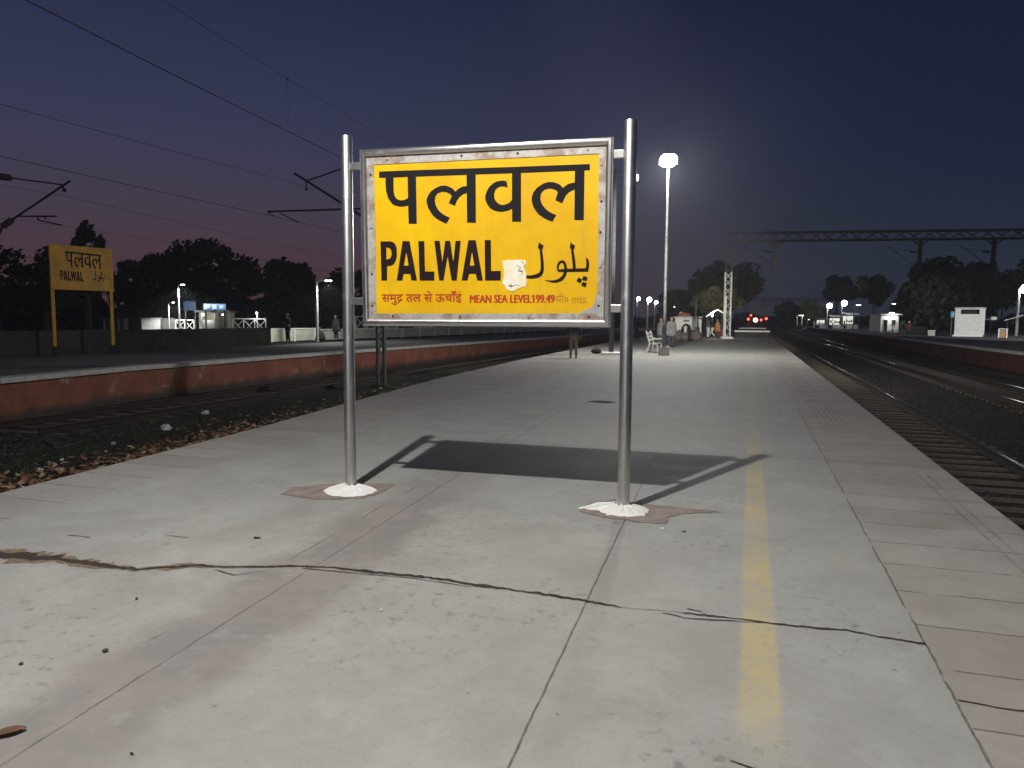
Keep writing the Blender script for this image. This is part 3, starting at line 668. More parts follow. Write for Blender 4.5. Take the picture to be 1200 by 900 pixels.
e = MB()
for k, l in LATIN.items(): e.plate(l, -0.0222, -0.0204, sgn)
e.build('roman_lettering', M_INK2, board)
def stroke(pts):
    """outline of a pen stroke with changing width, smoothed"""
    P = [Vector((p[0], p[1])) for p in pts]; W = [p[2] / 2 for p in pts]
    def cr(a, b_, c_, d_, t): return 0.5 * ((2 * b_) + (c_ - a) * t + (2 * a - 5 * b_ + 4 * c_ - d_) * t * t + (-a + 3 * b_ - 3 * c_ + d_) * t ** 3)
    Q, V = [], []
    for i in range(len(P) - 1):
        a, d_ = P[max(0, i - 1)], P[min(len(P) - 1, i + 2)]
        for j in range(6):
            t = j / 6; Q.append(cr(a, P[i], P[i + 1], d_, t)); V.append(W[i] + (W[i + 1] - W[i]) * t)
    Q.append(P[-1]); V.append(W[-1])
    L, Rr = [], []
    for i, q in enumerate(Q):
        d = (Q[min(i + 1, len(Q) - 1)] - Q[max(i - 1, 0)]).normalized(); nn = Vector((-d.y, d.x))
        L.append(q + nn * V[i]); Rr.append(q - nn * V[i])
    return L, Rr
u = MB()
for k, (nm, pts) in enumerate(URDU_STROKES.items()):
    L, Rr = stroke(pts); m = len(L); of = -0.0222 - .0003 * k
    b0 = len(u.v)
    u.v += [sgn(p.x, p.y, of) for p in L] + [sgn(p.x, p.y, of) for p in Rr]
    u.f += [(b0 + i, b0 + i + 1, b0 + m + i + 1, b0 + m + i) for i in range(m - 1)]
for k, (nm, l) in enumerate(URDU_SHAPES.items()): u.plate([l], -0.0240 - .0002 * k, -0.0204, sgn)
u.build('urdu_lettering', M_INK2, board)

def text_bits(body, bold):
    cu = bpy.data.curves.new('text', 'FONT'); cu.body = body; cu.offset = bold; cu.resolution_u = 3
    o = bpy.data.objects.new('text', cu); COL.objects.link(o)
    dg = bpy.context.evaluated_depsgraph_get(); dg.update()
    me = bpy.data.meshes.new_from_object(o.evaluated_get(dg), depsgraph=dg)
    vs = [(v.co.x, v.co.y) for v in me.vertices]; fs = [tuple(p.vertices) for p in me.polygons]
    bpy.data.objects.remove(o); bpy.data.curves.remove(cu); bpy.data.meshes.remove(me)
    return vs, fs
def text_on(body, u0, u1, z0, z1, ref, off, place, bold=0.012):
    """lay a line of type between u0 and u1; ref is a sample letter whose height spans z0..z1"""
    rv, _ = text_bits(ref, bold); vs, fs = text_bits(body, bold)
    y0, y1 = min(v[1] for v in rv), max(v[1] for v in rv); x0, x1 = min(v[0] for v in vs), max(v[0] for v in vs)
    b = MB(); b.v = [place(u0 + (v[0] - x0) / (x1 - x0) * (u1 - u0), z0 + (v[1] - y0) / (y1 - y0) * (z1 - z0), off) for v in vs]; b.f = fs
    return b
hs = text_on('\u0938\u092e\u0941\u0926 \u0924\u0932 \u0938\u0947 \u090a\u091a\u093e\u0901\u0908', 0.342, 1.098, 1.703, 1.771, '\u0938', -0.0222, sgn, 0.018)
hs.plate([[(0.517, 1.722), (0.527, 1.716), (0.502, 1.693), (0.494, 1.699)]], -0.0226, -0.0204, sgn)      # rakar under the conjunct
hs.build('height_lettering', M_REDINK, board)
ms = text_on('MEAN SEA LEVEL199.49', 1.172, 1.912, 1.6972, 1.762, 'E', -0.0222, sgn, 0.0)
for _du in (-.004, .004):
    _m = text_on('MEAN SEA LEVEL199.49', 1.172 + _du, 1.912 + _du, 1.6972, 1.762, 'E', -0.0222 - abs(_du) * .05 - (.0001 if _du > 0 else 0), sgn, 0.0); ms.add(_m.v, _m.f)
_a = text_bits('MEAN SEA LEVEL', .0)[0]; _b = text_bits('MEAN SEA LEVEL199.49', .0)[0]; _w = max(v[0] for v in _b) - min(v[0] for v in _b)
_o = text_bits('MEAN SEA LEVEL1', .0)[0]; _x = 1.172 + (max(v[0] for v in _o) - min(v[0] for v in _b)) / _w * 0.74
ms.plate([[(_x - .012, 1.7625), (_x - .002, 1.7625), (_x - .012, 1.749), (_x - .024, 1.746), (_x - .024, 1.752)]], -.0224, -.0204, sgn)
ms.build('height_lettering', M_REDINK, board)
text_on('\u092e\u0940\u0966 mts.', 1.922, 2.188, 1.694, 1.752, '\u092e', -0.0222, sgn, 0.006).build('faded_lettering', M_FADED, board)
st = MB().plate([ragged(STICKER, 0, '', None, 4, 0.006)], -0.0236, -0.0204, sgn).build('torn_sticker', M_PAPER, board)
b = MB()
for pts in ([(1.585, 2.005), (1.62, 1.99), (1.60, 1.965), (1.645, 1.96)], [(1.63, 2.04), (1.655, 2.01), (1.645, 1.98)], [(1.515, 1.835), (1.54, 1.85), (1.535, 1.83), (1.575, 1.845), (1.61, 1.84)], [(1.60, 1.96), (1.63, 1.955), (1.64, 1.93)], [(1.52, 1.83), (1.55, 1.838)]):
    b.tube([sgn(p[0], p[1], -0.0238) for p in pts], 0.0022, 4)
b.build('pen_scribble', M_PEN, st if False else board)
MB().plate([PEEL], -0.0226, -0.0204, sgn).build('peeled_corner', M_BARE, board)
for lx, ly, pts in ((-3.462, 5.961, [(-3.617, 5.762), (-3.61, 5.95), (-3.446, 6.041), (-3.261, 6.02), (-3.170, 5.93), (-3.189, 5.738), (-3.319, 5.626), (-3.486, 5.634)]),
                    (-0.954, 6.011, [(-1.329, 5.905), (-1.23, 6.06), (-1.13, 6.10), (-1.031, 6.197), (-0.877, 6.188), (-0.739, 6.057), (-0.76, 5.852), (-0.885, 5.782), (-1.042, 5.782), (-1.151, 5.914)])):
    o = ragged(pts, 0, '', None, 5, 0.014); b = MB(); k = len(o); lo = Matrix.Rotation(-SIGN_RZ, 2)
    def loc2(x, y): v = lo @ Vector((x + 3.462, y - 5.961)); return v.x, v.y
    cxy = loc2(lx, ly)
    ring = [loc2(*p) for p in o]
    b.v = [(x, y, 0.004) for x, y in ring] + [((x * .8 + cxy[0] * .2), (y * .8 + cxy[1] * .2), 0.024 + random.uniform(-.008, .008)) for x, y in ring] + [((x * .25 + cxy[0] * .75), (y * .25 + cxy[1] * .75), 0.046 + random.uniform(-.008, .012)) for x, y in ring]
    b.f = [(i, (i + 1) % k, (i + 1) % k + k, i + k) for i in range(k)] + [(i + k, (i + 1) % k + k, (i + 1) % k + 2 * k, i + 2 * k) for i in range(k)]
    for a in range(9):
        th = random.uniform(2.4, 6.0); r = 0.0517
        b.box((cxy[0] + r * math.cos(th), cxy[1] + r * math.sin(th), 0.028 + random.uniform(0, .012)), (.02, .012, random.uniform(.015, .05)), th)
    b.build('lime_footing', M_LIME, sign, smooth='auto')

# ================================================================== lamps
def flood_mast(label, loc, h, watts, rz=0.0, soft=0.06, heads=4, radius=0.066):
    t = thing('lamp_post', label, 'lamp post', loc, rz, 'flood lamp posts on the paved platform')
    b = MB(); b.lathe([(radius * 1.15, 0), (radius * 1.15, h * .3), (radius, h * .3 + .05), (radius, h * .62), (radius * .8, h * .62 + .05), (radius * .72, h - .05)], (0, 0, 0), 16)
    b.build('pole', M_POLE, t, smooth='auto')
    b = MB()
    for z in (h * .3, h * .62, h * .14): b.lathe([(radius * 1.45, z - .04), (radius * 1.45, z + .04)], (0, 0, 0), 16)
    b.build('collar', M_DARKSTEEL, t)
    MB().box((0, 0, 0.2), (0.46, 0.46, 0.4)).build('plinth', M_COPING, t, bevel=0.02)
    MB().box((0, 0, 1.2), (0.16, 0.26, 0.34)).build('junction_box', M_DARKSTEEL, t, bevel=0.01, loc=(0, -.13, 0))
    MB().bar((-.42, 0, h - .04), (.42, 0, h - .04), 0.06, 0.06).build('cross_arm', M_DARKSTEEL, t)
    for k in range(heads):
        a = 2 * math.pi * k / heads + YAW + math.pi / 4; ca, sa = math.cos(a), math.sin(a)
        c_ = Vector((ca * .19, sa * .19, h + .12))
        f = MB(); f.lathe([(.08, .0), (.15, .03), (.08, .12), (.03, .16)], (c_.x, c_.y, c_.z + .20), 14)
        fl = f.build('floodlight', M_DARKSTEEL, t, smooth='auto')
        MB().ball(c_, (.235, .235, .25), 16, 10).build('lens', G_LAMP, fl, smooth=True)  # oversized ball, glare around the lamp put into its shape
    if watts:
        l = bpy.data.lights.new('lamp_light', 'POINT'); l.energy = watts; l.color = (0.97, 1.0, 0.97); l.shadow_soft_size = soft
        lo_ = bpy.data.objects.new('lamp_light', l); COL.objects.link(lo_); lo_.parent = t; lo_.location = (0, 0, h - 0.2)
    return t
flood_mast('tall flood lamp post overhead, lighting the big yellow name board', (-2.75, 1.56, 0), 7.95, 0, 0)
flood_mast('tall flood lamp post with glaring white head on the platform beyond the big sign', (-3.72, 34.2, 0), 8.55, 0, 0)
flood_mast('unseen flood lamp post giving dim fill behind the viewer on the paved platform', (-2.9, -31, 0), 8.0, 0, 0)  # unseen next mast of the row, there for dim fill
def lamp_light(parent_loc, z, watts, soft):
    pass
for o, w_, s_, off in zip([o for o in COL.objects if o.name.startswith('lamp_post')], (P_NEAR, P_FAR, P_BACK), (0.07, 0.3, 0.3), ((0.13, 0, 7.72), (0, 0, 8.22), (0, 0, 7.7))):
    l = bpy.data.lights.new('lamp_light', 'POINT'); l.energy = w_; l.color = (1.0, 0.975, 0.92); l.shadow_soft_size = s_
    q = bpy.data.objects.new('lamp_light', l); COL.objects.link(q); q.parent = o; q.location = off

# added narrow beam on the overhead mast, brightening the distant booth and gantry column
l = bpy.data.lights.new('added_beam', 'SPOT'); l.energy = 95000; l.spot_size = R(15); l.spot_blend = .7; l.shadow_soft_size = .12; l.color = (1, .98, .92)
near_mast = [o for o in COL.objects if o.name.startswith('lamp_post') and abs(o.location.y - 1.56) < .1][0]
q = bpy.data.objects.new('added_beam', l); COL.objects.link(q); q.parent = near_mast; q.location = (0.12, .5, 7.7)
q.rotation_euler = Vector((-.005, 1, -.075)).to_track_quat('-Z', 'Y').to_euler()
# added flood mast, unseen beside the view, aimed to light the kiosk front
fm = flood_mast('unseen flood lamp post added on the far platform to light the kiosk', (25.0, 50.0, 0), 9.0, 0, 0)
fm['group'] = 'added flood lamp posts out of view'
l = bpy.data.lights.new('added_beam', 'SPOT'); l.energy = 62000; l.spot_size = R(19); l.spot_blend = .4; l.shadow_soft_size = .3; l.color = (.97, 1, .97)
q = bpy.data.objects.new('added_beam', l); COL.objects.link(q); q.parent = fm; q.location = (0, .6, 7.0)
q.rotation_euler = Vector((-.035, 1, -.125)).to_track_quat('-Z', 'Y').to_euler()

def street_lamp(label, loc, h, watts=0, arm=(0.8, 0), rad=0.06, group=None, mglow=None, soft=0.12, pale=True, size=1.0, globe=0):
    t = thing('street_lamp', label, 'street lamp', loc, 0, group)
    MB().lathe([(rad * 1.3, 0), (rad * 1.2, h * .4), (rad * .8, h)], (0, 0, 0), 12).build('pole', M_PALESTEEL if pale else M_DARKSTEEL, t, smooth='auto')
    a = Vector((arm[0], arm[1], 0))
    MB().tube([(0, 0, h - .05), (a.x * .5, a.y * .5, h + .08), (a.x, a.y, h + .10)], rad * .55, 8).build('arm', M_PALESTEEL, t)
    hd = MB(); d = a.normalized() if a.length else Vector((1, 0, 0))
    hd.box((a.x + d.x * .22 * size, a.y + d.y * .22 * size, h + .14), (.5 * size, .26 * size, .10), math.atan2(d.y, d.x))
    f = hd.build('lamp_head', M_DARKSTEEL, t, bevel=.02)
    ln = MB()
    if globe: ln.ball((a.x + d.x * .22 * size, a.y + d.y * .22 * size, h), globe, 14, 9)  # enlarged ball, glare of the bulb put into the shape
    else: ln.box((a.x + d.x * .24 * size, a.y + d.y * .24 * size, h + .06), (.42 * size, .22 * size, .06), math.atan2(d.y, d.x))
    ln.build('lens', mglow or G_LAMP2, f)
    if watts:
        l = bpy.data.lights.new('lamp_light', 'SPOT'); l.spot_size = R(150); l.spot_blend = .35; l.energy = watts; l.color = (0.95, 1.0, 0.97); l.shadow_soft_size = soft
        q = bpy.data.objects.new('lamp_light', l); COL.objects.link(q); q.parent = t; q.location = (a.x + d.x * .22, a.y + d.y * .22, h - .12)
    return t
p = on_ground(372, 51.0); street_lamp('street lamp with white pole lighting the lattice-topped white wall', p, 4.1, 900, (0.55, 0.17), 0.085)
p = on_ground(211, 79); street_lamp('faint street lamp among the dark trees beyond the blue hoarding', p, 5.0, 2200, (0.6, -0.2), 0.09)
p = on_ground(199, 82); street_lamp('small distant street lamp under the dark trees, the faintest one', p, 3.2, 1500, (0.4, 0.1), 0.05, size=.5)
rows = [('nearest of the lamps in the far platform row, half hidden by the sign post', 745.5, 136, 5.6), ('second lamp of the far platform row, the brightest one', 758, 142, 5.6), ('third lamp of the far platform row', 766.2, 158, 5.5), ('fourth lamp of the far platform row, beside the flood lamp pole', 777.5, 172, 5.3), ('last and smallest lamp of the far platform row', 788.7, 190, 5.0)]
for k, (lb, px, dp, h) in enumerate(rows):
    street_lamp(lb, on_ground(px, dp), h, 2500 if k in (1, 3) else 0, (0.15, -0.1), 0.16, 'lamps of the far platform row', G_LAMP, 0.3, size=1.0, globe=(.45 if k == 1 else .34))
street_lamp('bright street lamp over the slanting canopy near the white kiosk', on_ground(1190.5, 92), 5.75, 3500, (0.35, -.3), 0.15, None, G_LAMP, 0.3, size=1.5, globe=.6)
street_lamp('twin lamp glowing in front of the dark tree near the white kiosk', on_ground(1172, 130), 9.0, 200, (-0.4, 0), 0.1, None, G_LAMP, pale=False, size=1.6)
street_lamp('bright bulb lamp in front of the lit stalls, the taller of two', on_ground(985, 172), 5.9, 1600, (0.2, -.2), 0.12, 'lamps by the lit stalls', G_LAMP, 0.4, size=1.5, globe=.62)
street_lamp('bright bulb lamp in front of the lit stalls, the lower of two', on_ground(968, 186), 5.6, 1400, (0.2, -.2), 0.12, 'lamps by the lit stalls', G_LAMP, 0.4, size=1.5, globe=.62)
street_lamp('tiny lone lamp beyond the end of the tracks', on_ground(916, 300), 6.2, 0, (0.2, 0), 0.1, None, G_LAMP2, pale=False, size=3.0)
street_lamp('far platform lamp with a wide flat glowing head', on_ground(933, 240), 3.6, 500, (0.4, 0), 0.1, None, G_LAMP2, size=3.4)
street_lamp('far platform lamp just beside the wide flat glowing one', on_ground(939, 240), 3.4, 0, (0.4, 0), 0.1, None, G_LAMP2, size=3.0)
street_lamp('dim low lamp at the foot of the far trees', on_ground(945, 230), 2.3, 0, (0.3, 0), 0.08, None, G_LAMP2, size=2.0)
street_lamp('small lone lamp over the white building roof', on_ground(1041, 140), 5.0, 0, (0.3, 0), 0.08, None, G_LAMP2, pale=False, size=1.4)
street_lamp('flat bluish lamp hanging at the trees between the lit stalls and the white building', on_ground(999, 170), 5.4, 0, (0.4, 0), 0.1, None, G_LAMP2, pale=False, size=2.2)

# ================================================================== overhead line: masts, cantilevers, wires, portals
def insulator(b, p, q, r=0.07, n=6):
    p, q = Vector(p), Vector(q); m = 2 * n + 1
    b.tube([p.lerp(q, i / (m - 1)) for i in range(m)], [r if i % 2 else r * .45 for i in range(m)], 10)
def cantilever(t, mx, y, tip, stay, apex, steady0, steady1, drop):
    """all in the vertical plane y (offsets from the thing's base)"""
    a = MB(); a.tube([tip, (mx, y, stay[1][2] - 2.1)], 0.045, 8); a.build('bracket_tube', M_WIRE, t)
    a = MB(); a.tube(stay, 0.03, 8); a.build('stay_tube', M_WIRE, t)
    a = MB(); a.tube([steady0, steady1], 0.035, 8); a.tube([steady1, drop], 0.02, 6); a.tube([steady1, (steady1[0], steady1[1], drop[2])], .02, 6); a.build('register_arm', M_WIRE, t)
    a = MB(); a.tube([apex, (apex[0], apex[1], apex[2] - .28)], 0.03, 6); a.ball((apex[0], apex[1], apex[2] - .3), .06); a.build('wire_clamp', M_WIRE, t)
# mast that stands in the ditch, hidden behind the name board
MX, MY = -13.15, 25.0
mast = thing('overhead_line_mast', 'dark lattice overhead line mast behind the big yellow name board', 'overhead line mast', (MX, MY, -0.98))
Z0 = 0.98
for s in (-.15, .12): MB().box((s, 0, 4.3), (0.09, 0.16, 8.6)).build('upright', M_DARKSTEEL, mast)
b = MB()
for i in range(11): b.bar((-.15, -.05, .35 + i * .75), (.12, -.05, .35 + i * .75 + (.6 if i % 2 else -.0) + .3), .035, .02, (0, 1, 0))
b.build('lacing', M_DARKSTEEL, mast)
MB().box((0, 0, .04), (.5, .5, .12)).build('footing', M_DARKWALL, mast)
def mp(px, py): q = on_plane(px, py, 1, MY); return (q.x - MX, 0, q.z + Z0)
tip, apex, sr = mp(345, 203), mp(359, 212), mp(397, 199)
cantilever(mast, -.15, 0, tip, [apex, sr, (-.15, 0, sr[2] + (sr[2] - apex[2]) / (sr[0] - apex[0]) * (-.15 - sr[0]))], apex, (-.15, 0, mp(440, 244)[2]), mp(314, 248), mp(322, 254))
b = MB(); b.tube([mp(329, 250), mp(350, 261)], .022, 6); b.build('steady_arm', M_WIRE, mast)
# mast beyond the opposite platform, only its cantilever is in the picture
M2X, M2Y = -31.6, 24.2
mast2 = thing('overhead_line_mast', 'overhead line mast whose slanted arm reaches out above the small yellow name board', 'overhead line mast', (M2X, M2Y, 0))
MB().box((-.1, 0, 4.2), (.12, .2, 8.4)).build('upright', M_DARKSTEEL, mast2); MB().box((.15, 0, 4.2), (.08, .2, 8.4)).build('upright', M_DARKSTEEL, mast2)
def mp2(px, py): q = on_plane(px, py, 1, M2Y); return (q.x - M2X, 0, q.z)
MB().tube([mp2(82, 212), mp2(12, 259), mp2(3, 265), (.1, 0, mp2(-40, 293)[2])], [.045, .045, .05, .05], 8).build('bracket_tube', M_WIRE, mast2)
MB().tube([mp2(76, 217), mp2(62, 215), mp2(12, 208.5), (.1, 0, mp2(-40, 201)[2])], .03, 8).build('stay_tube', M_WIRE, mast2)
b = MB(); insulator(b, mp2(14, 258), mp2(3, 265.5), .15, 5); insulator(b, mp2(12, 208.5), mp2(1, 207), .15, 5); b.build('insulator', M_INSUL, mast2)
b = MB(); b.tube([mp2(22, 253.5), mp2(66, 253.5)], .035, 8); b.tube([mp2(44, 255), mp2(45, 258), mp2(73, 264)], .03, 8); b.tube([mp2(52, 253.5), mp2(54, 257)], .03, 6); b.build('register_arm', M_WIRE, mast2)
b = MB(); b.tube([mp2(73, 218), mp2(75.5, 223)], .04, 6); b.ball(mp2(75.5, 223), .08); b.build('wire_clamp', M_WIRE, mast2)
# mast on the paved platform, between the frame and the near post in the picture
mast3 = thing('overhead_line_mast', 'tall dark steel mast standing on the paved platform behind the big sign post', 'overhead line mast', (-6.02, 33.6, 0), R(12))
MB().box((0, 0, 4.15), (0.19, 0.03, 8.3)).build('upright', M_DARKSTEEL, mast3)
b = MB(); b.box((-.10, 0, 4.15), (.02, .2, 8.3)); b.box((.10, 0, 4.15), (.02, .2, 8.3)); b.build('flange', M_DARKSTEEL, mast3)
MB().bar((-.2, -.05, 8.05), (1.05, -.05, 8.0), .05, .07).build('cross_arm', M_DARKSTEEL, mast3)
b = MB(); b.lathe([(.045, 7.75), (.07, 7.85), (.045, 8.02)], (1.0, -.06, 0), 10); b.lathe([(.045, 7.75), (.07, 7.85), (.045, 8.02)], (-.16, -.06, 0), 10); b.build('insulator', M_LIME, mast3)
MB().box((0, 0, .06), (.9, .7, .16)).build('lime_footing', M_LIME, mast3, bevel=.04)
# wires
def wire(label, pts, r=0.012):
    pts = [Vector(p) for p in pts]; out = []
    for a, c_ in zip(pts, pts[1:]):
        L = (c_ - a).length; k = max(2, int(L / 3.5))
        for i in range(k):
            t_ = i / k; q = a.lerp(c_, t_); q.z -= 4 * t_ * (1 - t_) * min(.9, L * L * 0.00018); out.append(q)
    out.append(pts[-1])
    o = MB().tube(out, r, 6, cap=True).build('overhead_wire', M_WIRE); return tag(o, label, 'overhead wire', 'overhead wires above the grassy track')
def wx(px, py, x): return on_plane(px, py, 0, x)
def ext(p, q, y): p, q = Vector(p), Vector(q); return p + (q - p) * ((y - p.y) / (q.y - p.y))
def two(x, a, c_, y0, y1, hold=None):
    p, q = wx(*a, x), wx(*c_, x); far = ext(p, q, MY); far2 = Vector((x, y1, far.z if hold is None else hold))
    return [ext(p, q, y0), p, q, far, far2]
wire('highest bold overhead wire running down to the name board top', two(-13.15, (30, 0), (395, 182), -12, 80, 7.2), 0.0145)
wire('faint overhead wire nearest the sky top, with a small hanger', two(-12.0, (190, 0), (430, 150), -12, 80, 7.8), 0.008)
wire('upper carrier wire of the grassy track', two(-15.4, (0, 122), (320, 208), -12, 80, 6.3), 0.006)
wire('lower contact wire of the grassy track', two(-15.4, (0, 183), (295, 248), -12, 80, 5.0), 0.0075)
wire('distant carrier wire passing the slanted arm', [wx(60, 227.5, -27.5) + Vector((0, -30, .2)), wx(73, 229, -27.5), wx(200, 258, -27.5), Vector((-27.5, 80, 6.1))], 0.007)
wire('distant contact wire low over the small yellow name board', [wx(60, 261, -27.5) + Vector((0, -30, 0)), wx(73, 264.5, -27.5), wx(200, 284, -27.5), Vector((-27.5, 80, 5.0))], 0.006)
b = MB(); q = wx(337, 92, -12.0); b.tube([q, q + Vector((0, 0, -1.2))], .006, 5); b.ball(q, .035)
tag(b.build('wire_hanger', M_WIRE), 'thin hanger dangling from the faint topmost wire', 'wire hanger')
# portal gantry
def lattice(b, p, q, w, h, n, upv=(0, 0, 1), t=.07, br=.045):
    """four chords with zigzag bracing between p and q"""
    p, q = Vector(p), Vector(q); d = (q - p).normalized(); a = d.cross(Vector(upv)).normalized() * (w / 2); c_ = a.cross(d).normalized() * (h / 2)
    cs = [(-1, -1), (1, -1), (1, 1), (-1, 1)]
    for s, k in cs: b.bar(p + a * s + c_ * k, q + a * s + c_ * k, t, t, upv)
    for i in range(n):
        t0, t1 = i / n, (i + 1) / n
        for (s0, k0), (s1, k1) in zip(cs, cs[1:] + cs[:1]):
            m0 = p.lerp(q, t0) + a * (s0 if i % 2 else s1) + c_ * (k0 if i % 2 else k1); m1 = p.lerp(q, t1) + a * (s1 if i % 2 else s0) + c_ * (k1 if i % 2 else k0)
            b.bar(m0, m1, br, br, upv)
def portal(label, y, x0, W, zt, arms, hb=.72, rz=0.0, lit=0.0):
    t = thing('portal_gantry', label, 'portal gantry', (x0, y, 0), rz)
    for k, xx in enumerate((0, W)):
        b = MB(); lattice(b, (xx, 0, 0), (xx, 0, lit or zt - hb), .55, .45, 9 if lit else 15, (0, 1, 0)); b.build('column', M_PALESTEEL if lit else M_UNLIT, t)
        if lit:  # lamplight coloured pale below this height, shade coloured dark above
            b = MB(); lattice(b, (xx, 0, lit), (xx, 0, zt - hb), .55, .45, 6, (0, 1, 0)); b.build('upper_column', M_UNLIT, t)
            MB().box((xx, 0, lit), (.72, .6, .08)).build('splice_plate', M_UNLIT, t)
    b = MB(); lattice(b, (-.3, 0, zt - hb / 2), (W + .3, 0, zt - hb / 2), .55, hb, int(W / 1.1), t=.15, br=.08); b.build('truss', M_UNLIT, t)
    for xa, dz in arms:
        b = MB(); b.box((xa, 0, zt - hb - dz / 2), (.28, .28, dz)); b.bar((xa - .85, 0, zt - hb + .0), (xa + .85, 0, zt - hb + .0), .2, .14); b.bar((xa - .75, 0, zt - hb), (xa, 0, zt - hb - .55), .1, .1); b.bar((xa + .75, 0, zt - hb), (xa, 0, zt - hb - .55), .1, .1); b.build('drop_arm', M_UNLIT, t)
        b = MB(); b.box((xa, 0, zt - hb - dz + .25), (.46, .44, .6)); b.build('clamp_box', M_UNLIT, t)
        b = MB(); b.tube([(xa - .1, 0, zt - hb - dz * .45), (xa - 2.6, 0, zt - hb - dz * .3)], .018, 6); b.tube([(xa - .1, 0, zt - hb - dz + .1), (xa - 2.7, 0, zt - hb - dz * .2)], .024, 6); b.tube([(xa - .5, 0, zt - hb - dz + .3), (xa - 2.2, 0, zt - hb - dz + .2)], .016, 6); b.build('cantilever_arm', M_WIRE, t)
        b = MB(); insulator(b, (xa - .25, 0, zt - hb - dz * .44), (xa - .85, 0, zt - hb - dz * .41), .12, 5); b.build('insulator', M_WIRE, t)
    return t
GRZ = R(9.0)
def along(px):
    d_ = fw + rt * ((px - 600) / FPX); u_ = (math.cos(GRZ), math.sin(GRZ))      # where this sight line crosses the gantry line
    den = d_.x * u_[1] - d_.y * u_[0]
    return ((-2.05) * d_.y - 69.9 * d_.x) / den if False else (d_.x * 69.9 - d_.y * -2.05) / (d_.y * u_[0] - d_.x * u_[1])
pg = portal('tall lattice portal gantry spanning the tracks, the lower half of its near column coloured pale to look lit', 69.9, -2.05, 28.5, 9.42, [(along(903), 2.25), (along(1070), 2.5), (along(1155), 2.55)], .72, GRZ, 6.0)
b = MB(); b.box((-.19, -.26, 1.9), (.14, .03, 3.8)); b.build('lit_plate', M_LIME, pg)  # pale strip, lamplight on the column face put in as colour
MB().box((0, 0, .1), (1.0, .9, .22)).build('lime_footing', M_LIME, pg, bevel=.03)
portal('faint far portal gantry low over the end of the tracks', 290, -2.0, 29, 10.2, [(6, 2.2), (13, 2.2)], .9)

# ================================================================== trees
def tree(label, px, depth, py_top, px0, px1, py_base, py_crown, n=2200, leaf=M_LEAF, bark=M_BARK, z=0.0, seed=1, name='tree', lean=0.0, group=None, size=1.0, lumps=26):
    """crown fills px0..px1 by py_top..py_crown as seen at this distance; trunk stands at px"""
    rnd = random.Random(seed)
    base = on_ground(px, depth, z); k = depth / FPX
    top = at(px, py_top, depth).z; cb = at(px, py_crown, depth).z; cx = ((px0 + px1) / 2 - px) * k
    rx = (px1 - px0) / 2 * k; rz = max(.4, (top - cb) / 2); cz = (top + cb) / 2 - z
    t = thing(name, label, 'tree', base, YAW, group)
    b = MB(); th = max(.6, cz - rz * .25)
    tr = max(.10, .035 * (top - z))
    b.tube([(0, 0, -.1), (lean * .25 + .05, 0, th * .45), (cx * .25 + lean * .5, .05, th)], [tr, tr * .8, tr * .6], 9)
    for i in range(6):
        a = rnd.uniform(0, 6.28); l = rnd.uniform(.45, .85); s0 = rnd.uniform(.55, 1.0)
        p0 = Vector((cx * .25 * s0 + lean * .4, .03, th * s0)); p2 = Vector((cx + math.cos(a) * rx * l, math.sin(a) * rx * l * .8, cz + rnd.uniform(-.3, .6) * rz))
        pm = p0.lerp(p2, .5) + Vector((0, 0, rz * .15)); b.tube([p0, pm, p2], [tr * .5, tr * .32, tr * .12], 6)
    b.build('trunk', bark, t, smooth=True)
    c = MB(); cl = []
    for i in range(lumps):
        while True:
            u_, v_, w_ = rnd.uniform(-1, 1), rnd.uniform(-1, 1), rnd.uniform(-1, 1)
            if u_ * u_ + v_ * v_ + w_ * w_ < 1: break
        q = (u_ * u_ + v_ * v_ + w_ * w_) ** .5 + 1e-3; f = (q ** .5) / q * .80
        lr = rnd.uniform(.24, .46)
        cl.append((cx + u_ * f * rx, v_ * f * rx * .85, cz + w_ * f * rz, lr * rx * .8, lr * rz * .85))
    for i in range(n):
        x0, y0, z0, lr, lz = rnd.choice(cl)
        d = Vector((rnd.gauss(0, 1), rnd.gauss(0, 1), rnd.gauss(0, 1))).normalized() * (rnd.random() ** .35)
        p = Vector((x0 + d.x * lr, y0 + d.y * lr, z0 + d.z * lz))
        s = rnd.uniform(.5, 1.4) * (.022 * depth ** .5 + .0019 * depth) * size
        n1 = Vector((rnd.gauss(0, 1), rnd.gauss(0, 1), rnd.gauss(0, 1))).normalized(); n2 = n1.orthogonal().normalized(); n3 = n1.cross(n2) * .55
        c.add([p - n2 * s, p - n3 * s, p + n2 * s, p + n3 * s], [(0, 1, 2, 3)])
    c.build('crown', leaf, t)
    return t
GL = 'trees beyond the opposite platform'
tree('black tree mass behind the small yellow sign, widest of the row', 55, 80, 288, -45, 118, 395, 372, 5200, seed=1, group=GL, lumps=40)
tree('dark tree whose rounded top rises just above the small yellow sign', 104, 70, 262, 84, 130, 395, 345, 2200, seed=2, group=GL)
tree('dark spreading tree with thin twigs on top, beside the small yellow sign', 165, 98, 296, 128, 226, 380, 372, 3600, seed=3, group=GL, lumps=34)
tree('largest dark domed tree over the blue hoarding', 258, 100, 283, 176, 312, 384, 366, 5600, seed=4, group=GL, lumps=46)
tree('dark round tree over the standing silhouette, next to the domed tree', 338, 92, 301, 300, 371, 388, 372, 3600, seed=5, group=GL, lumps=32)
tree('dim tree behind the lattice wall and lit street lamp', 405, 88, 314, 372, 448, 388, 368, 3200, seed=6, group=GL)
tree('low dark bush tree behind the name board, over the white wall', 520, 90, 345, 440, 600, 386, 380, 3600, seed=7, group=GL)
tree('small dark tree seen under the name board, farther along the white wall', 640, 150, 362, 590, 690, 380, 378, 1800, seed=8, group=GL)
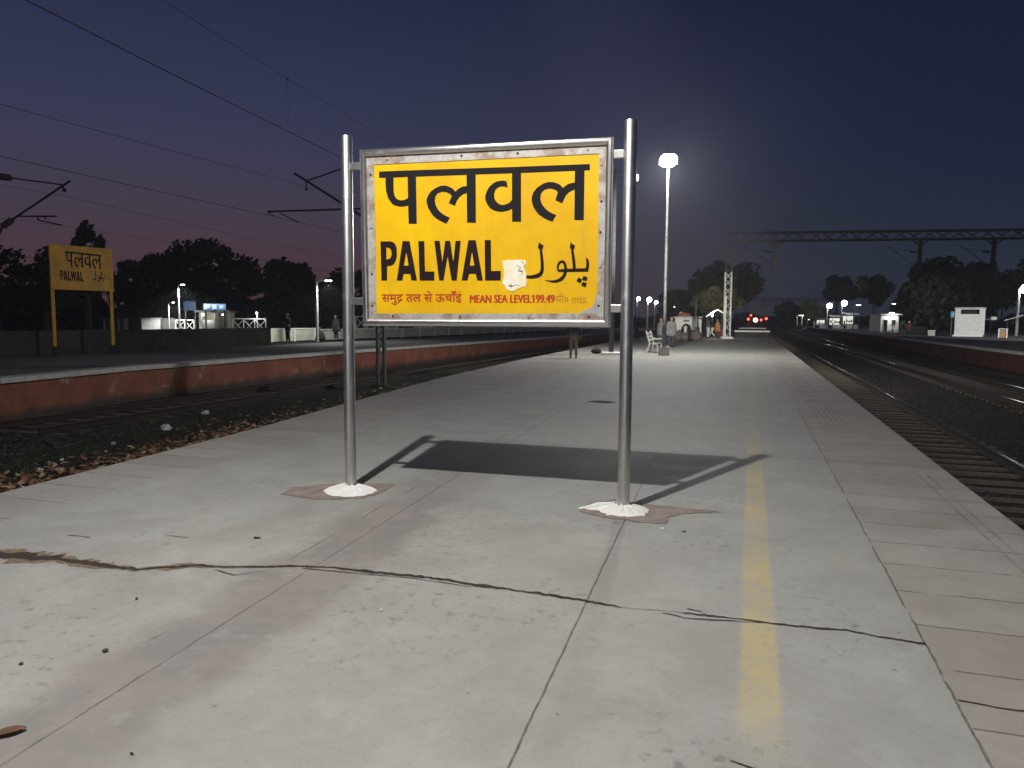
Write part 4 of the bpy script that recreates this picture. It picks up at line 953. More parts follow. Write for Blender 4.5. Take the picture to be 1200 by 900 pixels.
tree('lamp-lit olive tree behind the white lattice gantry column', 838, 82, 335, 812, 868, 392, 368, 3000, M_LEAF2, seed=9, size=.8, lumps=30)
tree('tall dark tree towering behind the lamp-lit olive tree', 848, 130, 304, 806, 892, 385, 364, 4200, seed=10, lumps=40)
tree('dim dark tree beside the lit olive tree, behind the booth', 800, 150, 340, 770, 828, 382, 372, 1800, seed=11)
GR = 'trees along the far platform'
tree('big black tree overhanging the white kiosk', 1090, 112, 303, 1052, 1140, 391, 378, 5600, seed=12, group=GR, lumps=44)
tree('black tree behind the white kiosk, merging with the big overhanging one', 1150, 120, 308, 1108, 1196, 391, 372, 4800, seed=13, group=GR, lumps=40)
tree('black tree at the picture edge over the slanting canopy', 1215, 125, 298, 1176, 1262, 391, 366, 3800, seed=14, group=GR, lumps=36)
tree('dim green tree with two pale forked trunks by the white building', 1020, 150, 317, 997, 1046, 387, 358, 3400, M_LEAF2, M_BARKLIT, seed=15, group=GR, size=.8, lean=1.2)
tree('hazy rounded tree behind the lit stalls', 978, 205, 322, 962, 1004, 384, 356, 2400, seed=16, group=GR)
tree('small lamp-lit greenish tree left of the lit stalls', 953, 200, 352, 936, 966, 384, 376, 1600, M_LEAF2, M_BARKLIT, seed=17, group=GR, size=.8)
tree('far dim tree where the platform meets the dark horizon', 925, 290, 352, 905, 944, 380, 376, 1400, seed=18, group=GR)
tree('low dark tree just right of the white building', 1062, 145, 345, 1044, 1080, 388, 378, 1800, seed=19, group=GR)

def undergrowth(label, px0, px1, d0, d1, py, n, seed):
    rnd = random.Random(seed); c = MB()
    for i in range(n):
        f = rnd.random(); dep = d0 + (d1 - d0) * rnd.random(); px = px0 + (px1 - px0) * f
        top = at(px, py, dep).z * (.72 + .28 * math.sin(px * .09 + seed) * math.sin(px * .031)) ; b_ = on_ground(px, dep)
        p = Vector((b_.x, b_.y, top * rnd.random() ** .7)); s = rnd.uniform(.5, 1.3) * (.03 * dep ** .5 + .002 * dep)
        n1 = Vector((rnd.gauss(0, 1), rnd.gauss(0, 1), rnd.gauss(0, 1))).normalized(); n2 = n1.orthogonal().normalized(); n3 = n1.cross(n2) * .6
        c.add([p - n2 * s, p - n3 * s, p + n2 * s, p + n3 * s], [(0, 1, 2, 3)])
    o = c.build('undergrowth', M_LEAF); o['kind'] = 'stuff'; o['label'] = label
undergrowth('black undergrowth below the trees beyond the opposite platform', -60, 120, 92, 104, 322, 5200, 1)
undergrowth('black undergrowth behind the compound walls', 105, 470, 104, 118, 338, 8000, 2)
undergrowth('far dark scrub behind the name board', 430, 880, 165, 230, 364, 5000, 3)
undergrowth('dim hedge behind the far platform', 1056, 1260, 126, 138, 366, 4000, 4)
undergrowth('far dark scrub at the end of the tracks', 860, 1060, 330, 400, 368, 5000, 5)

# ================================================================== walls and buildings
def wall_run(name, label, p, q, h, th, m, cap=None, cat='wall', group=None, z=0.0, panels=0):
    p, q = Vector((p[0], p[1], z)), Vector((q[0], q[1], z)); d = q - p
    t = thing(name, label, cat, p, math.atan2(d.y, d.x), group); L = d.length
    MB().box((L / 2, 0, h / 2), (L, th, h)).build('wall_body', m, t, bevel=.02)
    if cap: MB().box((L / 2, 0, h + .04), (L + .04, th + .1, .08)).build('coping', cap, t)
    return t, L
wall_run('low_wall', 'low dark weathered wall at the back of the opposite platform', (-27.3, 3), (-26.9, 37.2), 1.02, .3, M_DARKWALL, None)
WG = 'stretches of the low white boundary wall'
def white_wall(label, px0, d0, px1, d1, h, lattice_px=(), posts=6):
    a, c_ = on_ground(px0, d0), on_ground(px1, d1)
    t, L = wall_run('boundary_wall', label, a, c_, h, .2, M_CREAM, M_WHITE, group=WG)
    n = max(2, int(L / 3.2))
    for i in range(n + 1):
        MB().box((L * i / n, -.02, h * .52), (.26, .3, h * 1.04 + .06)).build('pillar', M_WHITE, t)
    for (f0, f1) in lattice_px:
        b = MB(); x0, x1 = L * f0, L * f1; k = max(1, round((x1 - x0) / 1.25)); w = (x1 - x0) / k; z0, z1 = h + .1, h + 1.05
        b.box(((x0 + x1) / 2, 0, z1), (x1 - x0, .07, .07)); b.box(((x0 + x1) / 2, 0, z0), (x1 - x0, .07, .07))
        for i in range(k + 1): b.box((x0 + i * w, 0, (z0 + z1) / 2), (.09, .08, z1 - z0))
        for i in range(k):
            b.bar((x0 + i * w, 0, z0), (x0 + i * w + w, 0, z1), .06, .06, (0, 1, 0)); b.bar((x0 + i * w, .03, z1), (x0 + i * w + w, .03, z0), .06, .06, (0, 1, 0))
        b.build('lattice_rail', M_WHITE, t)
    return t
white_wall('cream stretch of low wall between the dark wall end and the lamp', 316, 50, 368, 55, .82)
white_wall('low white wall stretch topped by cross lattice, right of the lit lamp', 371, 55, 470, 66, .72, [(.30, .66), (.80, .95)])
white_wall('long low white wall stretch seen under the name board', 471, 66.5, 600, 95, .72, [(.08, .24)])
white_wall('farthest low white wall stretch behind the khaki trousers', 601, 96, 715, 160, .9)
def far_panel(name, label, px0, px1, py0, py1, depth, m, cat, th=.25, group=None, base_py=None):
    a, c_ = at(px0, py1, depth), at(px1, py1, depth); h = (py1 - py0) * depth / FPX
    z0 = min(a.z, c_.z); d = c_ - a
    t = thing(name, label, cat, (a.x, a.y, 0), math.atan2(d.y, d.x), group); L = math.hypot(d.x, d.y)
    H = z0 + h
    MB().box((L / 2, 0, H / 2), (L, th, H)).build('wall_body', m, t, bevel=.02)
    return t, L, H
GW = 'lit wall pieces beyond the opposite platform'
t, L, H = far_panel('compound_wall', 'bright white compound wall piece between the sign legs and the trees', 122, 150, 373.5, 386, 88, M_WHITE, 'wall', group=GW)
b = MB()
for f in (.2, .55, .8): b.box((L * f, -.2, H / 2), (.35, .3, H * 1.0))
b.build('pillar', M_DARKWALL, t)
t, L, H = far_panel('compound_wall', 'plain bright white rectangle of compound wall next to the grey gate', 166.5, 188.5, 373.5, 386, 84, M_WHITE, 'wall', group=GW)
MB().box((L / 2, 0, H + .05), (L + .2, .4, .1)).build('coping', M_WHITE, t)
t, L, H = far_panel('compound_wall', 'dull grey compound wall panel between the white rectangle and the lattice gate', 189, 206, 374, 386, 84, M_LPLAT, 'wall', group=GW)
MB().box((L / 2, 0, H + .05), (L + .1, .35, .1)).build('coping', M_LPLAT, t)
def gate(label, px0, px1, py0, depth):
    a, c_ = on_ground(px0, depth), on_ground(px1, depth); d = c_ - a; L = d.length; H = at(px0, py0, depth).z
    t = thing('lattice_gate', label, 'gate', a, math.atan2(d.y, d.x)); b = MB(); k = max(2, int(L / .9))
    for z in (.15, H): b.box((L / 2, 0, z), (L, .08, .09))
    b.build('gate_frame', M_WHITE, t); b = MB()
    for i in range(k + 1): b.box((L * i / k, 0, H / 2 + .07), (.07, .07, H - .1))
    for i in range(k): b.bar((L * i / k, .05, .2), (L * (i + 1) / k, .05, H - .05), .05, .05, (0, 1, 0)); b.bar((L * i / k, -.05, H - .05), (L * (i + 1) / k, -.05, .2), .05, .05, (0, 1, 0))
    b.build('lattice', M_WHITE, t)
    return t
gate('white cross-braced gate beside the grey compound wall panel', 206.5, 228, 375, 84)
g2 = gate('white barred gate under the domed tree, beside the gatehouse', 273, 312, 373.5, 78)
MB().tube([(2.6, 0, 0), (2.6, 0, 2.1)], .06, 8).build('lamp_pole', M_WHITE, g2); MB().ball((2.6, -.1, 2.15), .1, 10, 7).build('bulb', G_LAMP2, g2)
l = bpy.data.lights.new('lamp_light', 'POINT'); l.energy = 160; l.shadow_soft_size = .12; q = bpy.data.objects.new('lamp_light', l); COL.objects.link(q); q.parent = g2; q.location = (2.6, -.9, 2.3)
# gatehouse with a lit blue hoarding
a, c_ = on_ground(234, 80), on_ground(270, 80); d = c_ - a; L = d.length
t = thing('gatehouse', 'small cream gatehouse below the lit blue hoarding', 'building', a, math.atan2(d.y, d.x)); H = at(250, 366, 80).z
b = MB(); b.box((L / 2, 1.4, H / 2), (L, .2, H)); b.box((.1, .7, H / 2), (.2, 1.4, H)); b.box((L - .1, .7, H / 2), (.2, 1.4, H)); b.box((L * .5, .7, H / 2), (.15, 1.4, H)); b.build('wall', M_CREAM, t)
MB().box((L / 2, .55, H + .1), (L + .5, 2.4, .18)).build('roof', M_LPLAT, t)
b = MB(); b.box((L * .25, .1, H * .35), (L * .45, .1, H * .5)); b.build('counter', M_WHITE, t)
MB().ball((L * .14, -.1, H - .25), .13).build('bulb', G_LAMP2, t)
MB().ball((L * .75, .2, H - .25), .08).build('bulb', G_LAMP2, t)
l = bpy.data.lights.new('lamp_light', 'POINT'); l.energy = 40; l.shadow_soft_size = .15; q = bpy.data.objects.new('lamp_light', l); COL.objects.link(q); q.parent = t; q.location = (L * .3, -.35, H - .45)
def hoarding(label, px0, px1, py0, py1, depth, m):
    a, c_ = on_ground(px0, depth), on_ground(px1, depth); d = c_ - a; L = d.length; z1, z0 = at(px0, py0, depth).z, at(px0, py1, depth).z
    t = thing('hoarding', label, 'hoarding', a, math.atan2(d.y, d.x))
    for x in (.15, L - .15): MB().box((x, .12, z1 / 2), (.12, .12, z1)).build('leg', M_DARKSTEEL, t)
    MB().box((L / 2, 0, (z0 + z1) / 2), (L, .1, z1 - z0)).build('panel', m, t)
    return t
h_ = hoarding('lit blue hoarding glowing over the gatehouse roof', 240, 265.5, 356, 363, 79, G_BLUE)
b = MB(); z = at(250, 359.5, 79).z
for k in range(3): b.box((.45 + k * .72, -.07, z), (.42, .03, .26 + .12 * (k % 2)))
b.build('pale_panel', glow('lit_hoarding_pale', (.45, .8, 1.0), 0.8), h_)
hoarding('dim blue hoarding beside the bright one, slightly lower', 216.5, 231, 353, 364, 82, mat('blue_dim_board', (.008, .022, .055), .6))
# kiosks and stalls
a, c_ = on_ground(790.5, 66.5), on_ground(821, 66.5); d = c_ - a; L = d.length; H = at(800, 372.5, 66.5).z
t = thing('booth', 'low white booth with a dark arched opening behind the lamp pole', 'booth', a, math.atan2(d.y, d.x))
arch = [(L * .24, .0)] + [(L * .44 - L * .20 * math.cos(th), H * .42 + H * .30 * math.sin(th)) for th in [math.pi * i / 10 for i in range(11)]] + [(L * .64, .0)]
front = [(0, 0)] + arch + [(L * .92, 0), (L * .92, H), (0, H)]
pl = lambda u_, v_, o_: (u_, o_, v_)
MB().plate([front], 0, .16, pl).build('front_wall', M_WHITE, t)
MB().box((L * .97, .4, H * .47), (L * .09, .8, H * .94)).build('side_pier', M_WHITE, t)
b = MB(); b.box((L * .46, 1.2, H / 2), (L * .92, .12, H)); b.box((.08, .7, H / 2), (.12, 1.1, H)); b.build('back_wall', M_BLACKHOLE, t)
MB().box((L * .48, .6, H + .06), (L + .2, 1.6, .14)).build('roof', M_COPING, t)
MB().box((L * .43, -.02, H * .86), (L * .22, .03, H * .07)).build('name_strip', M_DARKSTEEL, t)
MB().lathe([(.10, 0), (.16, .3), (.13, .8), (.18, 1.05), (.05, 1.15)], (L * .44, .35, 0), 12).build('water_urn', M_WHITE, t)
pbs = thing('red_bundle', 'reddish cloth bundle lying on the roof of the white booth', 'bundle', t.matrix_world @ Vector((0, 0, 0)))
bpy.context.view_layer.update(); pbs.location = t.matrix_world @ Vector((L * .35, .4, H + .13))
b = MB(); b.ball((0, 0, .14), (.5, .32, .22)); b.ball((.35, .05, .12), (.3, .25, .2)); b.build('cloth', mat('dull_red_cloth', (.30, .10, .08), .9, var=.4, scale=4), pbs, smooth=True)
MB().ball((-.2, 0, .33), (.16, .14, .08)).build('knot', M_LIME, pbs, smooth=True)
def sack(label, p, s, m, seed, rz=0):
    rnd = random.Random(seed); b = MB(); b.ball((0, 0, s[2] * .8), s, 14, 9)
    b.v = [(x * (1 + rnd.uniform(-.12, .12)), y * (1 + rnd.uniform(-.12, .12)), max(0, z * (1 + rnd.uniform(-.1, .1)))) for x, y, z in b.v]
    t = thing('sack', label, 'sack', p, rz, 'sacks piled in front of the white booth'); b.build('bag', m, t, smooth=True)
    k = MB(); k.ball((s[0] * .2, 0, s[2] * 1.75), (s[0] * .28, s[1] * .28, s[2] * .3), 8, 5); k.build('tied_neck', m, t, smooth=True); return t
M_SACK = mat('sack_grey', (.13, .11, .10), .9, var=.4, scale=5)
sack('grey-brown sack leaning at the left foot of the white booth', on_ground(794.5, 61), (.55, .4, .42), M_SACK, 3)
sack('grey-brown sack in front of the white booth arch', on_ground(804, 59), (.5, .4, .36), M_SACK, 4)
sack('grey-brown sack at the right foot of the white booth, widest of the pile', on_ground(813.5, 60), (.62, .42, .46), M_SACK, 5)
tp = on_ground(814.5, 62); t = thing('signal_post', 'thin dark post with a box, in front of the booth corner', 'post', tp)
MB().tube([(0, 0, 0), (0, 0, 3.3)], .07, 8).build('pole', M_DARKSTEEL, t); MB().box((0, -.1, 1.3), (.35, .2, .5)).build('box', M_DARKSTEEL, t, bevel=.02)
# peaked canopy beside the gantry column
cc = on_ground(836.5, 72); t = thing('canopy', 'small peaked canopy on thin poles under the lit olive tree', 'canopy', cc, YAW)
h0, h1 = at(836, 371.5, 72).z, at(836, 363, 72).z; w = 13 * 72 / FPX
b = MB(); b.v = [(-w, -1, h0), (-w, 1, h0), (0, -1, h1), (0, 1, h1), (w, -1, h0), (w, 1, h0)]; b.f = [(0, 2, 3, 1), (2, 4, 5, 3)]
o = b.build('roof_sheet', M_DARKSTEEL, t); md = o.modifiers.new('s', 'SOLIDIFY'); md.thickness = .04
b = MB(); b.bar((-w - .05, -1.03, h0), (0, -1.03, h1 + .02), .10, .12, (0, 1, 0)); b.bar((0, -1.03, h1 + .02), (w + .05, -1.03, h0), .10, .12, (0, 1, 0)); b.build('edge_trim', M_LIME, t)
for sx in (-w * .9, w * .9):
    for sy in (-.9, .9): MB().tube([(sx, sy, 0), (sx, sy, h0 + .05)], .035, 6).build('pole', M_DARKSTEEL, t)
MB().ball((-5.5 * 72 / FPX, -.9, h0 + .12), .11, 10, 7).build('bulb', G_LAMP2, t)  # bulb added to brighten the olive tree
l = bpy.data.lights.new('lamp_light', 'POINT'); l.energy = 160; l.shadow_soft_size = .12; l.color = (1, .95, .8); q = bpy.data.objects.new('lamp_light', l); COL.objects.link(q); q.parent = t; q.location = (-5.5 * 72 / FPX, -1.15, h0 + .45)
# pale pipe barriers across the platform beyond the gantry
for k, (lb, yy, zt) in enumerate((('nearer pale low barrier across the platform beyond the gantry column', 76, .62), ('farther pale low barrier across the platform, seen just above the nearer one', 96, .75))):
    t = thing('barrier', lb, 'barrier', (-1.6, yy, 0), 0, 'low barriers across the platform')
    MB().box((1.75, 0, zt), (3.3, .28, .14)).build('rail', M_LIME, t, bevel=.02); b = MB(); b.box((1.75, 0, zt * .45), (3.2, .2, zt * .9)); b.build('panel', M_DARKWALL, t)
# red signals and headlamp at the end of the platform
def signal(label, px, py, depth, m, r, n=2, cat='signal', group='red signal lights at the end of the tracks'):
    p = on_ground(px, depth, -.9 if px > 886 else 0); z = at(px, py, depth).z - p.z
    t = thing('signal_light', label, cat, p, 0, group)
    MB().tube([(0, .1, 0), (0, .1, z + .4)], .07, 8).build('post', M_DARKSTEEL, t)
    MB().box((0, .05, z), (r * 2.6, .16, r * 2.6)).build('housing', M_DARKSTEEL, t, bevel=.03)
    b = MB(); s = MB().lathe([(r, 0), (r * .9, .05)], n=14); b.add([(v[0], -.04 - v[2], z + v[1]) for v in s.v], [tuple(reversed(f)) for f in s.f]); b.build('lens', m, t)
    return t
signal('bright amber-white headlamp amid the red signal lights', 884.5, 375, 130, G_AMBER, .38, cat='headlamp')
signal('red signal light highest in the cluster', 879, 369.5, 130, G_RED, .17)
signal('red signal light at the near end of the cluster, beside the column', 876, 374, 128, G_RED, .19)
signal('red signal light just past the amber headlamp', 891, 375, 132, G_RED, .19)
signal('red signal light farthest over the tracks', 897, 373.5, 132, G_RED, .21)
l = bpy.data.lights.new('lamp_light', 'POINT'); l.energy = 220; l.color = (1, .12, .06); l.shadow_soft_size = .3
q = bpy.data.objects.new('lamp_light', l); COL.objects.link(q); q.location = at(886, 374, 126); q.parent = bpy.data.objects['signal_light']; bpy.context.view_layer.update(); q.matrix_parent_inverse = bpy.data.objects['signal_light'].matrix_world.inverted()
# white kiosk on the far platform
kp = on_ground(1135, 85); t = thing('kiosk', 'tall plain white kiosk with a dark slot at its top', 'kiosk', kp, R(-13)); w = 30 * 85 / FPX; H = at(1135, 361.5, 85).z
face = [(-w / 2, 0), (w / 2, 0), (w / 2, H), (-w / 2, H)]; hole = [(-w * .31, H * .80), (w * .31, H * .80), (w * .31, H * .965), (-w * .31, H * .965)]
pc = lambda u_, v_, o_: (u_, o_, v_)
MB().plate([face, hole], 0, .18, pc).build('front_wall', M_WHITE, t)
b = MB(); b.box((-w / 2 + .09, 1.1, H / 2), (.18, 1.84, H)); b.box((w / 2 - .09, 1.1, H / 2), (.18, 1.84, H)); b.box((0, 2.1, H / 2), (w, .16, H)); b.build('side_wall', M_WHITE, t)
MB().box((0, 1.0, H + .05), (w + .16, 2.4, .12)).build('roof', M_COPING, t)
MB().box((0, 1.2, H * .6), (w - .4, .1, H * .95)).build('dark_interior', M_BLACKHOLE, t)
MB().box((0, .1, .1), (w + .3, .5, .2)).build('step', M_LIME, t)
p = on_ground(1117, 86); t = thing('blue_sign', 'small pale blue sign board beside the white kiosk', 'sign board', p, R(-13)); z0, z1 = at(1117, 372, 86).z, at(1117, 365, 86).z
for s in (-.28, .28): MB().box((s, .06, z1 / 2), (.06, .06, z1)).build('leg', M_DARKSTEEL, t)
MB().box((0, 0, (z0 + z1) / 2), (.78, .06, z1 - z0)).build('panel', M_BLUE, t); MB().box((0.02, -.045, (z0 + z1) / 2), (.5, .02, .2)).build('pale_panel', mat('pale_blue', (.35, .5, .62), .6), t)
p = on_ground(1160, 88); t = thing('white_board', 'small white board leaning out from the kiosk side', 'sign board', p, R(-13)); z = at(1160, 373.5, 88).z
MB().tube([(0, .06, 0), (0, .06, z + .1)], .04, 6).build('post', M_DARKSTEEL, t); MB().bar((-.9, 0, z - .12), (0, 0, z), .06, .06).build('arm', M_WHITE, t); MB().box((.25, 0, z + .05), (.6, .06, .36)).build('panel', M_LIME, t)
p = on_ground(1190, 90); t = thing('shelter_canopy', 'slanting pale canopy on a pole under the bright lamp', 'canopy', p, R(-13)); z = at(1190, 371, 90).z
b = MB(); b.v = [(-1.3, -1, z - .45), (1.7, -1, z + .55), (1.7, 1.4, z + .55), (-1.3, 1.4, z - .45)]; b.f = [(0, 1, 2, 3)]; o = b.build('roof_sheet', M_LIME, t); md = o.modifiers.new('s', 'SOLIDIFY'); md.thickness = .08
for sx, zz in ((-.9, z - .35), (1.4, z + .4)): MB().tube([(sx, .6, 0), (sx, .6, zz)], .06, 8).build('pole', M_DARKSTEEL, t)
p = on_ground(1174.5, 79); t = thing('tea_table', 'small white-legged wooden table standing under the canopy lamp', 'table', p, R(-13)); H = 10.5 * 79 / FPX
MB().box((0, 0, H), (.86, .6, .07)).build('table_top', M_LIME, t, bevel=.01)
for sx in (-.36, .36):
    for sy in (-.22, .22): MB().box((sx, sy, H / 2 - .02), (.11, .09, H - .03)).build('leg', M_LIME, t)
MB().box((0, .1, H * .45), (.5, .3, H * .85)).build('cupboard', mat('orange_wood', (.36, .19, .09), .7), t)
# white building with pale doorway and the lit stalls
bp = on_ground(1031, 128); c_ = on_ground(1052, 128); d = c_ - bp; L = d.length; t = thing('white_building', 'single-storey white building with an open doorway behind the pale trunks', 'building', bp, math.atan2(d.y, d.x)); H = at(1040, 369, 128).z
pw = [(0, 0), (L * .1, 0), (L * .1, H * .7), (L * .38, H * .7), (L * .38, 0), (L, 0), (L, H), (0, H)]
MB().plate([pw], 0, .2, pc).build('front_wall', M_WHITE, t)
b = MB(); b.box((.1, 2, H / 2), (.2, 3.6, H)); b.box((L - .1, 2, H / 2), (.2, 3.6, H)); b.box((L / 2, 3.9, H / 2), (L, .2, H)); b.build('side_wall', M_WHITE, t)
MB().box((L / 2, 1.8, H + .08), (L + .7, 4.8, .16)).build('roof', M_COPING, t)
MB().box((L * .24, 1.2, H * .35), (L * .28, .1, H * .7)).build('doorway_back', M_CREAM, t)
MB().box((L * .72, -.03, H * .55), (L * .2, .05, H * .3)).build('window', M_BLACKHOLE, t)
MB().box((L * .55, -.25, H + .3), (.7, .3, .16)).build('tube_light', G_LAMP2, t)
l = bpy.data.lights.new('lamp_light', 'POINT'); l.energy = 260; l.shadow_soft_size = .2; q = bpy.data.objects.new('lamp_light', l); COL.objects.link(q); q.parent = t; q.location = (L * .55, -1.2, H + .2)
def stall(label, px0, px1, pyt, depth, seed):
    a, c_ = on_ground(px0, depth), on_ground(px1, depth); d = c_ - a; L = d.length; H = at(px0, pyt, depth).z
    t = thing('stall', label, 'stall', a, math.atan2(d.y, d.x), 'lit stalls on the far platform')
    b = MB(); b.v = [(-.3, -1.2, H), (L + .3, -1.2, H), (L + .3, 1.6, H + .5), (-.3, 1.6, H + .5)]; b.f = [(0, 1, 2, 3)]; o = b.build('roof_sheet', M_LIME, t); md = o.modifiers.new('s', 'SOLIDIFY'); md.thickness = .08
    for sx in (0, L): MB().tube([(sx, -.9, 0), (sx, -.9, H)], .07, 6).build('pole', M_DARKSTEEL, t)
    MB().box((L / 2, -.5, .5), (L * .94, .7, 1.0)).build('counter', M_WHITE, t, bevel=.02)
    MB().box((L / 2, 1.2, H * .62), (L * .9, .1, H * .55)).build('glowing_back_panel', G_SHOP, t)  # emits by itself, standing in for lamplight inside the stall
    b = MB(); rnd = random.Random(seed)
    for k in range(5): b.box((L * (.12 + .19 * k), .9, H * .5 + rnd.uniform(-.2, .3)), (L * .1, .3, rnd.uniform(.3, .8)))
    b.build('goods', M_SACK, t); return t
stall('lit stall with the widest white glow beside the forked pale trunks', 989, 1003, 368.5, 175, 1)
stall('lit stall behind the bulb lamp pole, next to the widest glow', 973, 986, 371.5, 180, 2)
stall('small dim lit stall at the greenish tree foot', 958, 968, 374, 198, 3)
def bench(label, px, depth, rz, w=1.5, m=M_LIME, group='benches along the far platform'):
    t = thing('platform_bench', label, 'bench', on_ground(px, depth), rz, group)
    b = MB()
    for y in (-.17, -.04, .09): b.box((0, y, .45), (w, .10, .035))
    b.build('seat', m, t)
    b = MB()
    for z in (.62, .78, .94): b.bar((0, .17 + (z - .5) * .28, z - .055), (0, .17 + (z - .5) * .28 + .03, z + .055), w, .03)
    b.build('backrest', m, t)
    for s in (-w * .42, w * .42):
        b = MB(); b.bar((s, .34, 1.06), (s, .16, .44), .06, .08, (0, 1, 0)); b.bar((s, .16, .46), (s, .30, 0), .06, .09, (0, 1, 0)); b.bar((s, -.20, .43), (s, -.27, 0), .06, .08, (0, 1, 0)); b.bar((s, -.24, .405), (s, .2, .405), .055, .05, (0, 0, 1))
        b.bar((s, -.24, .66), (s, .2, .68), .06, .04); b.build('side_frame', m, t)
    return t
bench('pale slatted bench seen end-on beside the lamp pole foot', 767.5, 37, R(88), 1.5, M_COPING, None)
bench('dark bench between the red-clad walker and the white box', 1078, 96, R(10), 2.0, M_DARKWALL)
bench('dark bench against the white kiosk side', 1106, 92, R(10), 2.0, M_DARKWALL)
p = on_ground(1091, 90); t = thing('crate', 'whitish box on the far platform between two dark benches', 'crate', p, R(-13))
MB().box((0, 0, .3), (.75, .5, .6)).build('body', M_CREAM, t, bevel=.02); MB().box((0, 0, .63), (.8, .55, .06)).build('lid', M_LIME, t)
p = on_ground(1046, 105); t = thing('drinking_fountain', 'white drinking fountain pedestal in front of the white building', 'drinking fountain', p)
MB().lathe([(.3, 0), (.2, .2), (.18, .9), (.34, 1.05), (.34, 1.15)], n=12).build('pedestal', M_LIME, t); MB().tube([(0, .1, 1.1), (0, .1, 1.4), (0, -.05, 1.45)], .03, 6).build('tap', M_STEEL, t)
t = thing('kerb_bench', 'long low pale bench in front of the white building', 'bench', on_ground(1055, 112), R(6)); MB().box((0, 0, .38), (3.4, .45, .1)).build('seat', M_LIME, t)
for s in (-1.4, 1.4): MB().box((s, 0, .17), (.2, .4, .33)).build('leg', M_COPING, t)

# small yellow name board on the opposite platform
a, c_ = on_ground(64, 29.5), on_ground(134, 31.5)
d = Vector((c_.x - a.x, c_.y - a.y, 0)); L = d.length; s2 = thing('station_sign', 'small older yellow station name board on thin legs in the dark', 'station sign', (a.x, a.y, 0), math.atan2(d.y, d.x))
zt, zb = at(62, 287.5, 29.5).z, at(62, 338.5, 29.5).z
for x in (.03, L - .03):
    b = MB(); b.box((x, .06, zt / 2 + .2), (.13, .07, zt - .4)); b.build('post', M_SIGNOLD, s2); MB().box((x, .06, .1), (.14, .08, .6)).build('post_base', M_BLACKHOLE, s2)
bd = MB().box((L / 2, 0, (zt + zb) / 2), (L + .1, .05, zt - zb)).build('board', M_SIGNOLD, s2)
b = MB(); Hh = zt - zb
def s2p(u_, v_, o_=0): return (u_, -.0275 + o_, v_)
for z in (zb, zt): MB().box((L / 2, -.005, z), (L + .16, .075, .05)).build('edge_strip', M_SIGNOLD, s2)
def remap(poly, src, dst): return [(dst[0] + (p[0] - src[0]) / (src[1] - src[0]) * (dst[1] - dst[0]), dst[2] + (p[1] - src[2]) / (src[3] - src[2]) * (dst[3] - dst[2])) for p in poly]
hsrc, hd_ = (0.327, 2.191, 2.40, 2.84), (L * .22, L * .82, zb + Hh * .54, zb + Hh * .88); b = MB()
for k, l_ in HINDI.items(): b.plate([remap(l_, hsrc, hd_)], -.0045 - (.0006 if k.endswith('b') else .0012 if k == 'bar' else 0), .0005, lambda u_, v_, o_: s2p(u_, v_, o_))
b.build('hindi_lettering', M_INK, bd)
b = MB(); lsrc, ld_ = (0.335, 1.555, 1.89, 2.236), (L * .13, L * .54, zb + Hh * .20, zb + Hh * .43)
for k, l_ in LATIN.items(): b.plate([remap(q, lsrc, ld_) for q in l_], -.0045, .0005, lambda u_, v_, o_: s2p(u_, v_, o_))
b.build('roman_lettering', M_INK2, bd)
b = MB(); usrc, ud_ = (1.66, 2.185, 1.80, 2.19), (L * .66, L * .86, zb + Hh * .17, zb + Hh * .46)
for k, (nm, pts) in enumerate(URDU_STROKES.items()):
    Lq, Rq = stroke([(p[0], p[1], p[2] * 1.2) for p in pts]); m_ = len(Lq); o0 = len(b.v); A, B = remap([(p.x, p.y) for p in Lq], usrc, ud_), remap([(p.x, p.y) for p in Rq], usrc, ud_)
    b.v += [s2p(*p, -.0045 - .0004 * k) for p in A] + [s2p(*p, -.0045 - .0004 * k) for p in B]; b.f += [(o0 + i, o0 + i + 1, o0 + m_ + i + 1, o0 + m_ + i) for i in range(m_ - 1)]
for k, l_ in URDU_SHAPES.items(): b.plate([remap(l_, usrc, ud_)], -.0065, .0005, lambda u_, v_, o_: s2p(u_, v_, o_))
b.build('urdu_lettering', M_INK2, bd)

# ================================================================== people
def skin_body(nodes, edges, root=0, sub=1):
    me = bpy.data.meshes.new('skin'); me.from_pydata([n[0] for n in nodes], edges, []); o = bpy.data.objects.new('skin', me); COL.objects.link(o)
    md = o.modifiers.new('skin', 'SKIN'); sv = me.skin_vertices[0].data
    for i, n_ in enumerate(nodes):
        r = n_[1] if isinstance(n_[1], tuple) else (n_[1], n_[1]); sv[i].radius = r; sv[i].use_root = (i == root)
    ss = o.modifiers.new('sub', 'SUBSURF'); ss.levels = ss.render_levels = sub
    dg = bpy.context.evaluated_depsgraph_get(); dg.update(); m2 = bpy.data.meshes.new_from_object(o.evaluated_get(dg), depsgraph=dg)
    vs = [tuple(v.co) for v in m2.vertices]; fs = [tuple(p.vertices) for p in m2.polygons]
    bpy.data.objects.remove(o); bpy.data.meshes.remove(me); bpy.data.meshes.remove(m2); return vs, fs
